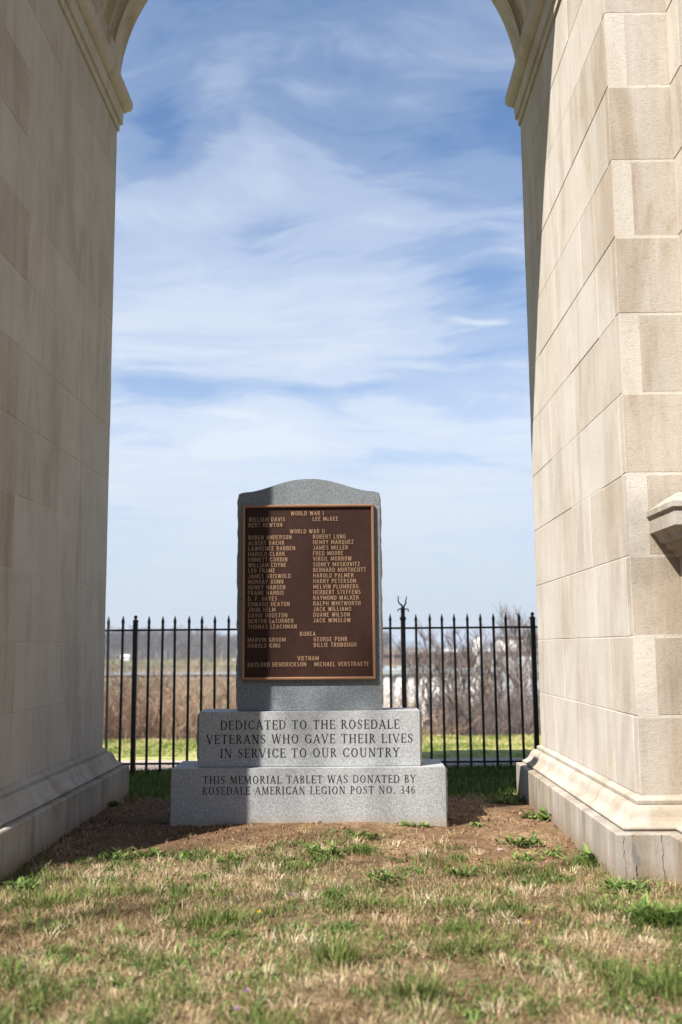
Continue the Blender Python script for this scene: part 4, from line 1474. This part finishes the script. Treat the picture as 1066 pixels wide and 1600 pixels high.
# ------------------------------------------------------------------ grass, weeds, litter
def blades(name, x, y, h, w_, lean, tone, mat, curl=0.6, label=None, kind='stuff', parent=None, z=None, az=None):
    """every blade: 5 verts, 3 faces (quad, quad, tri -> two quads and a tip)"""
    n = len(x)
    z0 = ground_z(x, y) - 0.004 if z is None else z
    az_ = nrg.uniform(0, 2 * np.pi, n) if az is None else az
    face = az_ + np.pi / 2 + nrg.normal(0, 0.5, n)
    dx, dy = np.cos(az_), np.sin(az_)
    wx, wy = np.cos(face) * w_ / 2, np.sin(face) * w_ / 2
    V = np.zeros((n, 5, 3))
    for k, (f, ww) in enumerate(((0, 1.0), (0.55, 0.8))):
        out = lean * h * (f ** (1 + curl))
        up_ = h * f * np.sqrt(np.clip(1 - (lean * 0.75 * f) ** 2, 0.05, 1))
        V[:, 2 * k, 0] = x + dx * out - wx * ww
        V[:, 2 * k, 1] = y + dy * out - wy * ww
        V[:, 2 * k + 1, 0] = x + dx * out + wx * ww
        V[:, 2 * k + 1, 1] = y + dy * out + wy * ww
        V[:, 2 * k, 2] = V[:, 2 * k + 1, 2] = z0 + up_
    out = lean * h
    V[:, 4, 0] = x + dx * out
    V[:, 4, 1] = y + dy * out
    V[:, 4, 2] = z0 + h * np.sqrt(np.clip(1 - (lean * 0.88) ** 2, 0.02, 1))
    b0 = (np.arange(n) * 5)[:, None]
    me_ = bpy.data.meshes.new(name)
    me_.vertices.add(n * 5)
    me_.vertices.foreach_set('co', V.reshape(-1))
    quad = (b0 + np.array([0, 1, 3, 2])[None, :])
    tri = (b0 + np.array([2, 3, 4])[None, :])
    li = np.concatenate([quad.ravel(), tri.ravel()]).astype(np.int32)
    me_.loops.add(len(li))
    me_.loops.foreach_set('vertex_index', li)
    me_.polygons.add(2 * n)
    ls = np.concatenate([np.arange(n) * 4, n * 4 + np.arange(n) * 3]).astype(np.int32)
    me_.polygons.foreach_set('loop_start', ls)
    me_.update(calc_edges=True)
    a_ = me_.attributes.new('tone', 'FLOAT', 'POINT')
    a_.data.foreach_set('value', np.repeat(np.clip(tone, 0, 1), 5).astype(np.float32))
    me_.materials.append(MATS[mat])
    o = bpy.data.objects.new(name, me_)
    link(o, parent)
    if label:
        tag(o, label, kind=kind)
    return o


def free_of_stone(x, y):
    m_ = ~((x > BX0 - 0.01) & (x < BX1 + 0.01) & (y > BY - 0.005) & (y < BY + 0.43))
    m_ &= ~((x < XL + 0.165) & (y > YN - 0.165) & (y < YF + 0.165))
    m_ &= ~((x > XR - 0.165) & (y > YN - 0.165) & (y < YF + 0.165))
    m_ &= ~((x > XBL - 0.165) & (y > YB - 0.165) & (y < YF + 0.165))
    m_ &= ~((x < AX - (XBL - 0.165 - AX)) & (y > YB - 0.165) & (y < YF + 0.165))
    return m_


def scatter(n, y0, y1, dens, spread=1.0):
    """sample ground points in the wedge the camera sees and a little beside it"""
    y = np.sqrt(nrg.uniform(y0 ** 2, y1 ** 2, n))
    x = nrg.uniform(-0.48, 0.44, n) * y * spread
    keep = nrg.uniform(0, 1, n) < dens(x, y)
    keep &= free_of_stone(x, y)
    return x[keep], y[keep]


def greenness(x, y):
    g = vnoise(x, y, 1.6, 71) * 0.5 + vnoise(x, y, 4.5, 72) * 0.3 + vnoise(x, y, 12, 73) * 0.2
    return smooth01((g - 0.47) / 0.20)


def turfd(x, y):
    return 1 - bareness(x, y)


# dry thatch, two kinds: lying and standing
def gaps(x, y):
    return smooth01((vnoise(x, y, 9, 61) * 0.5 + vnoise(x, y, 3.4, 62) * 0.5 - 0.30) / 0.3)


x, y = scatter(190000, 2.0, 6.4, lambda x, y: (0.02 + 0.98 * turfd(x, y) ** 1.5) * (0.35 + 0.65 * (1 - greenness(x, y))) * (0.12 + 0.88 * gaps(x, y)))
n = len(x)
patch = vnoise(x, y, 2.2, 81)
blades('thatch', x, y, nrg.uniform(0.015, 0.05, n), nrg.uniform(0.0014, 0.0034, n), nrg.uniform(0.75, 1.35, n), nrg.beta(1.5, 1.6, n) * 0.66 + (patch - 0.5) * 0.55 + 0.12, 'dry_blade', label='matted straw-coloured dead grass lying over the ground')
x, y = scatter(60000, 2.0, 6.3, lambda x, y: (0.02 + 0.98 * turfd(x, y)) * smooth01((vnoise(x, y, 4.1, 82) * 0.6 + vnoise(x, y, 13, 85) * 0.4 - 0.42) / 0.22))
n = len(x)
blades('dry_grass', x, y, nrg.uniform(0.02, 0.062, n) * (0.5 + 0.8 * vnoise(x, y, 2.4, 83)), nrg.uniform(0.0012, 0.0026, n), nrg.uniform(0.35, 1.2, n), nrg.beta(2.4, 1.6, n), 'dry_blade', label='standing dry grass blades in the foreground')
# fresh green grass in patches
x, y = scatter(80000, 2.0, 6.2, lambda x, y: (0.02 + 0.98 * turfd(x, y)) * greenness(x, y) * (0.3 + 0.7 * vnoise(x, y, 15, 86)))
n = len(x)
blades('green_grass', x, y, nrg.uniform(0.012, 0.045, n) * (0.6 + 0.8 * vnoise(x, y, 3, 84)), nrg.uniform(0.002, 0.0052, n), nrg.uniform(0.4, 1.25, n), nrg.beta(2, 2, n), 'green_blade', label='short green grass growing in patches through the dead turf')
# denser tufts
tx, ty = [], []
hh = []
for k in range(230):
    yy = rnd.uniform(2.2, 5.6)
    xx = rnd.uniform(-0.42, 0.4) * yy
    if float(bareness(xx, yy)) > 0.75 and rnd.random() < 0.7:
        continue
    sz = rnd.uniform(0.025, 0.075)
    m_ = int(rnd.uniform(30, 150))
    tx.append(nrg.normal(xx, sz, m_))
    ty.append(nrg.normal(yy, sz, m_))
    hh.append(np.full(m_, rnd.uniform(0.04, 0.095)))
tx, ty, hh = map(np.concatenate, (tx, ty, hh))
k_ = free_of_stone(tx, ty)
tx, ty, hh = tx[k_], ty[k_], hh[k_]
n = len(tx)
blades('tufted_grass', tx, ty, hh * nrg.uniform(0.35, 1.1, n), nrg.uniform(0.0022, 0.0048, n), nrg.uniform(0.3, 1.15, n), nrg.beta(2.2, 1.8, n), 'green_blade', label='taller green grass tufts scattered across the foreground')
# bleached clumps of dead grass, blades radiating from a centre
tx, ty, hh, ta, tt = [], [], [], [], []
for k in range(520):
    yy = math.sqrt(rnd.uniform(2.2 ** 2, 5.9 ** 2))
    xx = rnd.uniform(-0.44, 0.42) * yy
    if float(bareness(xx, yy)) > 0.7 and rnd.random() < 0.8:
        continue
    sz = rnd.uniform(0.01, 0.035)
    m_ = int(rnd.uniform(18, 60))
    ox, oy = nrg.normal(0, sz, m_), nrg.normal(0, sz, m_)
    tx.append(xx + ox)
    ty.append(yy + oy)
    ta.append(np.arctan2(oy, ox) + nrg.normal(0, 0.6, m_))
    hh.append(np.full(m_, rnd.uniform(0.03, 0.075)))
    tt.append(np.full(m_, rnd.uniform(0.55, 1.0)))
tx, ty, hh, ta, tt = map(np.concatenate, (tx, ty, hh, ta, tt))
k_ = free_of_stone(tx, ty)
tx, ty, hh, ta, tt = tx[k_], ty[k_], hh[k_], ta[k_], tt[k_]
n = len(tx)
blades('straw_clumps', tx, ty, hh * nrg.uniform(0.5, 1.1, n), nrg.uniform(0.0018, 0.0036, n), nrg.uniform(0.5, 1.2, n), tt + nrg.uniform(-0.2, 0.1, n), 'dry_blade', az=ta, label='bleached clumps of dead grass across the foreground')


def tuft(px_, py_, wid, hgt, m_, label, seed, mat='green_blade', tone=(0.25, 0.95)):
    rr = np.random.default_rng(900 + seed)
    d = fw + rt * ((px_ - 533) / CAM_F) - up * ((py_ - 800) / CAM_F)
    t_ = -EYE / d.z
    x0, y0 = d.x * t_, d.y * t_
    ox, oy = rr.normal(0, wid, m_), rr.normal(0, wid * 0.6, m_)
    n = m_
    x, y = x0 + ox, y0 + oy
    o = blades('grass_patch' if wid >= 0.08 else 'grass_tuft', x, y, hgt * rr.uniform(0.35, 1.1, n), rr.uniform(0.0024, 0.005, n), np.clip(rr.normal(0.6, 0.3, n), 0.1, 1.25), rr.uniform(tone[0], tone[1], n), mat, az=np.arctan2(oy, ox) + rr.normal(0, 0.5, n))
    if wid >= 0.08:
        tag(o, label, kind='stuff')
    else:
        tag(o, label, 'grass tuft', 'long grass tufts in the foreground')
    # origin at the foot of the tuft
    z0 = float(ground_z(x0, y0))
    co = np.zeros(len(o.data.vertices) * 3)
    o.data.vertices.foreach_get('co', co)
    co = co.reshape(-1, 3) - np.array([x0, y0, z0])
    o.data.vertices.foreach_set('co', co.ravel())
    o.location = (x0, y0, z0)


for i, a in enumerate((
        (335, 1445, 0.05, 0.12, 190, 'spiky green tuft left of centre in the foreground'),
        (522, 1505, 0.055, 0.13, 240, 'big pale-tipped green tuft in the middle foreground'),
        (652, 1562, 0.05, 0.11, 260, 'bright green tuft low in the frame, right of centre'),
        (575, 1422, 0.07, 0.07, 260, 'wide low green tuft in front of the base block'),
        (70, 1415, 0.14, 0.09, 420, 'long band of green grass by the left plinth end'),
        (165, 1400, 0.08, 0.07, 220, 'green grass patch ending the band by the left plinth'),
        (800, 1362, 0.13, 0.06, 420, 'wide green patch below the bare soil at right'),
        (700, 1425, 0.12, 0.06, 380, 'green patch in the middle right of the turf'),
        (735, 1490, 0.06, 0.08, 200, 'loose green tuft, lower right of centre'),
        (1035, 1445, 0.07, 0.12, 380, 'dark thick tuft at the right edge before the pier'),
        (1040, 1550, 0.10, 0.10, 420, 'dark green tuft in the lower right corner'),
        (450, 1365, 0.06, 0.06, 150, 'short green tuft in dry grass, just left of centre'),
        (20, 1530, 0.08, 0.08, 260, 'green tuft at the lower left edge of the frame'),
        (230, 1400, 0.04, 0.07, 90, 'small green tuft left of the spiky one'),
        (935, 1425, 0.05, 0.08, 160, 'green tuft below the largest weed by the right plinth'))):
    tuft(*a, seed=i)

# broad-leaved ground weeds in loose mats
wx_, wy_ = [], []
for k in range(300):
    yy = rnd.uniform(2.2, 5.9)
    xx = rnd.uniform(-0.44, 0.42) * yy
    if float(bareness(xx, yy)) > 0.6 and rnd.random() < 0.85:
        continue
    sz = rnd.uniform(0.02, 0.08)
    m_ = int(rnd.uniform(14, 75))
    wx_.append(nrg.normal(xx, sz, m_))
    wy_.append(nrg.normal(yy, sz * 0.8, m_))
wx_, wy_ = np.concatenate(wx_), np.concatenate(wy_)
k_ = free_of_stone(wx_, wy_)
wx_, wy_ = wx_[k_], wy_[k_]
n = len(wx_)
blades('ground_weeds', wx_, wy_, nrg.uniform(0.018, 0.048, n), nrg.uniform(0.005, 0.011, n), nrg.uniform(0.7, 1.3, n), nrg.beta(1.8, 2.4, n), 'weed_leaf', curl=0.9, label='low broad-leaved weeds matted through the foreground turf')
x, y = scatter(9000, 2.0, 5.8, lambda x, y: smooth01((vnoise(x, y, 2.0, 98) * 0.5 + vnoise(x, y, 8, 99) * 0.5 - 0.45) / 0.2))
n = len(x)
blades('fallen_leaves', x, y, nrg.uniform(0.010, 0.026, n), nrg.uniform(0.006, 0.014, n), nrg.uniform(0.6, 1.25, n), nrg.beta(1.5, 1.8, n), 'leaf_litter', curl=0.2, label='brown leaf scraps caught in the foreground turf')
# grass behind the monument, under the fence and the bright lawn beyond the path
x, y = scatter(90000, 7.3, 9.42, lambda x, y: smooth01((y - 7.35) / 0.5) * (0.5 + 0.5 * vnoise(x, y, 4, 91)))
n = len(x)
blades('fence_grass', x, y, nrg.uniform(0.03, 0.075, n), nrg.uniform(0.003, 0.006, n), nrg.uniform(0.2, 0.8, n), nrg.beta(2, 2.6, n), 'green_blade', label='green grass growing behind the monument up to the iron fence')
x, y = scatter(130000, 13.2, 26.2, lambda x, y: 0.9 + 0 * x)
n = len(x)
lt = vnoise(x, y, 1.0, 92) * 0.5 + vnoise(x, y, 3.2, 93) * 0.5
blades('lawn', x, y, nrg.uniform(0.04, 0.09, n) * (0.5 + lt), nrg.uniform(0.010, 0.022, n), nrg.uniform(0.3, 1.1, n), smooth01((lt - 0.25) / 0.5) * 0.75 + nrg.uniform(0, 0.3, n), 'lawn_blade', label='sunlit yellow-green lawn strip beyond the path')

# leaf litter and crumbs of thatch on the bare soil
x, y = scatter(30000, 3.4, 8.0, lambda x, y: bareness(x, y) * smooth01((vnoise(x, y, 2.6, 95) * 0.55 + vnoise(x, y, 9, 96) * 0.45 - 0.50 + 0.12 * smooth01((-0.2 - x) / 0.8)) / 0.14))
n = len(x)
blades('leaf_litter', x, y, nrg.uniform(0.010, 0.030, n), nrg.uniform(0.006, 0.016, n), nrg.uniform(0.6, 1.25, n), nrg.beta(1.6, 2.2, n), 'leaf_litter', curl=0.2, label='brown dead leaves and crumbs strewn over the bare soil')
x, y = scatter(9000, 3.6, 8.0, lambda x, y: bareness(x, y) * smooth01((vnoise(x, y, 3, 97) - 0.35) / 0.4))
n = len(x)
blades('straw', x, y, nrg.uniform(0.02, 0.07, n), nrg.uniform(0.0012, 0.0026, n), nrg.uniform(1.05, 1.3, n), nrg.beta(1.8, 2.0, n), 'dry_blade', label='stray straw lying on the soil around the monument')


# single weed clumps one can point to
def weed(px_, py_, size, nleaf, label, kind='rosette', seed=0):
    rr = np.random.default_rng(500 + seed)
    d = fw + rt * ((px_ - 533) / CAM_F) - up * ((py_ - 800) / CAM_F)
    t_ = (0.0 - EYE) / d.z
    x0, y0 = d.x * t_, d.y * t_
    z0 = float(ground_z(x0, y0))
    t_ = (z0 - EYE) / d.z
    x0, y0 = d.x * t_, d.y * t_
    z0 = float(ground_z(x0, y0))
    T = []
    e = tag(empty('weed_clump', (x0, y0, z0)), label, 'weed', 'green weeds on the bare soil')
    vs, fs, tn = [], [], []
    for k in range(int(nleaf * 2.2)):
        an = rr.uniform(0, 2 * np.pi)
        L = size * rr.uniform(0.25, 0.95) * rr.uniform(0.6, 1.0)
        el = rr.uniform(0.1, 1.35)
        wd = 0.0035 + L * rr.uniform(0.03, 0.075)
        bx, by = rr.normal(0, size * 0.34), rr.normal(0, size * 0.24)
        dx, dy = math.cos(an), math.sin(an)
        b0 = len(vs)
        tone = rr.uniform(0.1, 1.0)
        for i, (f, ww) in enumerate(((0, 0.25), (0.3, 0.9), (0.65, 1.0), (1.0, 0.06))):
            rad_ = L * f * math.cos(el * (1 - 0.35 * f))
            zz = L * f * math.sin(el * (1 - 0.45 * f)) + 0.002
            for s_ in (-1, 0, 1):
                vs.append((bx + dx * rad_ - dy * s_ * wd * ww, by + dy * rad_ + dx * s_ * wd * ww, zz - (0.18 * wd if s_ == 0 else 0)))
                tn.append(tone)
        for i in range(3):
            for j in range(2):
                a = b0 + i * 3 + j
                fs.append((a, a + 1, a + 4, a + 3))
    o = mesh('leaf_rosette', vs, fs, 'weed_leaf', e, smooth=True)
    a_ = o.data.attributes.new('tone', 'FLOAT', 'POINT')
    a_.data.foreach_set('value', np.array(tn, dtype=np.float32))
    return e


WEEDS = [
    (782, 1255, 0.11, 34, 'pale green weed at the edge of the monument shadow, left of the plinth corner'),
    (825, 1252, 0.11, 34, 'bright weed clump hard against the far end of the right plinth'),
    (838, 1279, 0.10, 26, 'low light green weed beside the middle of the right plinth'),
    (858, 1282, 0.10, 24, 'upright weed touching the middle of the right plinth'),
    (815, 1320, 0.10, 36, 'weed clump alone in the middle of the bare soil at right'),
    (864, 1336, 0.07, 18, 'small dark upright weed on bare soil between clump and plinth'),
    (820, 1345, 0.08, 20, 'thin sprawling weed just in front of the middle clump'),
    (932, 1348, 0.13, 60, 'largest weed tuft, leaning on the near end of the right plinth'),
    (970, 1392, 0.09, 50, 'leafy weed patch at the near foot of the right plinth'),
    (568, 1306, 0.10, 30, 'dark green weed just in front of the base block centre'),
    (637, 1292, 0.06, 20, 'little weed touching the base block near its right end'),
    (662, 1292, 0.06, 22, 'flat weed touching the base block right of the little one'),
    (600, 1375, 0.11, 34, 'broad weed in the turf in front of the monument centre'),
    (505, 1330, 0.12, 40, 'broad-leaved weed in dry grass before the monument, with yellow bloom near'),
    (235, 1338, 0.10, 34, 'sunlit weed in front of the left end of the base block'),
    (180, 1342, 0.10, 30, 'dark leafy weed at the edge of the pier shadow on the left'),
    (294, 1338, 0.09, 30, 'weed just before the left lower corner of the base block'),
    (355, 1345, 0.10, 26, 'weed on the shadow line before the left half of the base block'),
    (175, 1260, 0.09, 40, 'shaded weed against the far end of the left plinth'),
    (140, 1268, 0.08, 30, 'shaded weed against the middle of the left plinth'),
    (95, 1290, 0.12, 60, 'shaded weed tuft with a stone beside it by the left plinth'),
    (257, 1286, 0.05, 12, 'single round-leaved weed in the shade by the left end of the base block'),
    (715, 1368, 0.09, 30, 'weed at the turf edge below the bare soil, centre right'),
    (745, 1290, 0.05, 14, 'tiny weed beside the shadow of the base block'),
    (1015, 1440, 0.14, 70, 'dark dense weed in the lower right before the pier'),
    (30, 1390, 0.10, 40, 'weed in the lower left where the plinth meets the frame edge'),
]
for i, (a, b_, s_, nl, lab) in enumerate(WEEDS):
    weed(a, b_, s_ * (1.4 if i < 9 else 1.15), nl, lab, seed=i)

# cracks and a cement patch on the near end of the right plinth
def crack(x0, z0, x1, z1, wd, y, seed):
    rr = random.Random(seed)
    pts = []
    n = 14
    for i in range(n + 1):
        f = i / n
        pts.append((x0 + (x1 - x0) * f + rr.gauss(0, 0.0035), z0 + (z1 - z0) * f))
    L_, R_ = stroke_quads(pts, [wd * rr.uniform(0.3, 1.2) for _ in pts])
    vs = []
    for a, b_ in zip(L_, R_):
        vs += [(a[0], y, a[1]), (b_[0], y, b_[1])]
    fs = [(2 * i, 2 * i + 1, 2 * i + 3, 2 * i + 2) for i in range(n)]
    return ap(mesh('crack', vs, fs, 'engraved_dark'))


YPL = YN - 0.165 - 0.0006
crack(1.247, 0.215, 1.258, 0.03, 0.0028, YPL, 1)
crack(1.292, 0.222, 1.300, 0.09, 0.0018, YPL, 2)
crack(1.303, 0.085, 1.301, 0.0, 0.0050, YPL - 0.001, 3)
crack(1.425, 0.222, 1.432, 0.02, 0.0032, YPL, 4)
pp = [(1.283, 0.135), (1.290, 0.19), (1.302, 0.175), (1.306, 0.14), (1.320, 0.125), (1.326, 0.088), (1.300, 0.083), (1.290, 0.10)]
ap(mesh('cement_patch', [(a, YPL - 0.0004, b_) for a, b_ in pp], [tuple(range(len(pp)))], 'cement_grey'))

# stone by the left plinth
def pebble(px_, py_, r0, label, name='stone'):
    d = fw + rt * ((px_ - 533) / CAM_F) - up * ((py_ - 800) / CAM_F)
    t_ = -EYE / d.z
    x0, y0 = d.x * t_, d.y * t_
    bm = bmesh.new()
    bmesh.ops.create_icosphere(bm, subdivisions=3, radius=r0)
    for v in bm.verts:
        n_ = noise.noise(v.co * (2.2 / r0) + Vector((px_, 0, 0)))
        v.co = v.co * (1 + 0.25 * n_)
        v.co.z *= 0.5
        v.co.x *= 1.3
    me_ = bpy.data.meshes.new(name)
    bm.to_mesh(me_)
    bm.free()
    me_.materials.append(MATS['pebble'])
    o = bpy.data.objects.new(name, me_)
    o.location = (x0, y0, float(ground_z(x0, y0)) + r0 * 0.2)
    link(o)
    return tag(o, label, 'stone')


pebble(103, 1299, 0.032, 'grey stone lying in the shade by the left plinth')
pebble(782, 1332, 0.014, 'small pale pebble on the bare soil at right')
pebble(492, 1303, 0.018, 'flat pale chip on the soil before the base block')


# a few blooms in the turf
def bloom(px_, py_, col, label, group, seed):
    d = fw + rt * ((px_ - 533) / CAM_F) - up * ((py_ - 800) / CAM_F)
    t_ = -EYE / d.z
    x0, y0 = d.x * t_, d.y * t_
    z0 = float(ground_z(x0, y0))
    e = tag(empty('wildflower', (x0, y0, z0)), label, 'flower', group)
    vs, fs = [], []
    r0 = 0.009
    for k in range(14):
        an = k * 2.4
        r1 = r0 * (1 if k % 2 else 0.7)
        b0 = len(vs)
        vs += [(0, 0, 0.034), (math.cos(an - 0.2) * r1, math.sin(an - 0.2) * r1, 0.037 + 0.003 * (k % 3)), (math.cos(an + 0.2) * r1, math.sin(an + 0.2) * r1, 0.037 + 0.003 * (k % 3))]
        fs.append((b0, b0 + 1, b0 + 2))
    o = mesh('petals', vs, fs, col, e)
    T = Tubes(4)
    T.tube([(0.004, 0, -0.005), (0, 0, 0.034)], 0.0012)
    T.build('stem', 'weed_leaf', e)
    return e


YB_L = ['yellow dandelion bloom in turf, leftmost of the yellow blooms', 'yellow dandelion bloom nearest the base block', 'yellow dandelion bloom right of centre in a green patch',
        'yellow dandelion bloom in the middle of the turf', 'lowest yellow dandelion bloom near the centre', 'yellow dandelion bloom closest to the right pier', 'yellow dandelion bloom in the lower right corner turf']
PB_L = ['tiny purple bloom left of the centre turf', 'tiny purple bloom near the lower edge, left of centre', 'lowest purple bloom at the very bottom of the frame',
        'tiny purple bloom nearest the right pier plinth', 'tiny purple bloom beside the broad weed, right of centre', 'tiny purple bloom low in the turf at the centre', 'rightmost purple bloom in the turf']
for i, (a, b_) in enumerate(((405, 1441), (484, 1322), (826, 1460))):
    bloom(a, b_, 'petal_yellow', YB_L[i], 'yellow blooms in the turf', i)
for i, (a, b_) in enumerate(((457, 1415), (385, 1567), (370, 1597))):
    bloom(a, b_, 'petal_purple', PB_L[i], 'purple blooms in the turf', i)

# ------------------------------------------------------------------ air
hm = bpy.data.materials.new('haze')
hm.use_nodes = True
hn = hm.node_tree.nodes
hn.remove(hn['Principled BSDF'])
pvn = hn.new('ShaderNodeVolumePrincipled')
pvn.inputs['Color'].default_value = (0.80, 0.88, 1.0, 1)
pvn.inputs['Density'].default_value = 0.00022
pvn.inputs['Anisotropy'].default_value = 0.2
hm.node_tree.links.new(pvn.outputs[0], hn['Material Output'].inputs['Volume'])
MATS['haze'] = hm
tag(box('haze', -9500, 9500, -320, 14500, -24, 62, 'haze', c=0), 'faint blue haze filling the valley air', kind='stuff')

# a bare tree behind and to the left of the viewer: its limbs throw the soft dapple over the monument
bare_tree(-7.5, -0.1, 13.0, 0.12, 'tall bare tree standing on the near side of the arch, left of the viewer', 404, group=None, depth=4, spread=0.42, minr=0.010, mat='twig_grey')

# unseen belt of woods, added behind the viewer to cut low sky light
rr = random.Random(77)
vs, fs, tn = [], [], []
for i in range(170):
    x = -60 + 120 * (i + rr.random()) / 170
    y = -rr.uniform(20, 34) - abs(x) * 0.05
    h_ = rr.uniform(11, 17)
    zg = float(ground_z(x, y))
    for k in range(170):
        th, ph, rd = rr.uniform(0, 6.28), rr.uniform(-0.8, 1), rr.uniform(0.4, 1.0)
        wd = h_ * 0.3
        p = Vector((x + wd * rd * math.cos(th) * math.sqrt(max(0, 1 - ph * ph * 0.8)), y + wd * rd * math.sin(th), zg + h_ * (0.55 + 0.45 * ph * rd)))
        L = h_ * rr.uniform(0.05, 0.10)
        b0 = len(vs)
        for q in range(3):
            vs.append(p + Vector((rr.uniform(-1, 1), rr.uniform(-1, 1), rr.uniform(-1, 1))) * L)
        fs.append((b0, b0 + 1, b0 + 2))
        tn += [rr.uniform(0, 0.5)] * 3
o = mesh('sky_blocking_woods', vs, fs, 'twig_grey')
a_ = o.data.attributes.new('tone', 'FLOAT', 'POINT')
a_.data.foreach_set('value', np.array(tn, dtype=np.float32))
tag(o, 'unseen belt of woods added behind the viewer to block low sky light', kind='stuff')
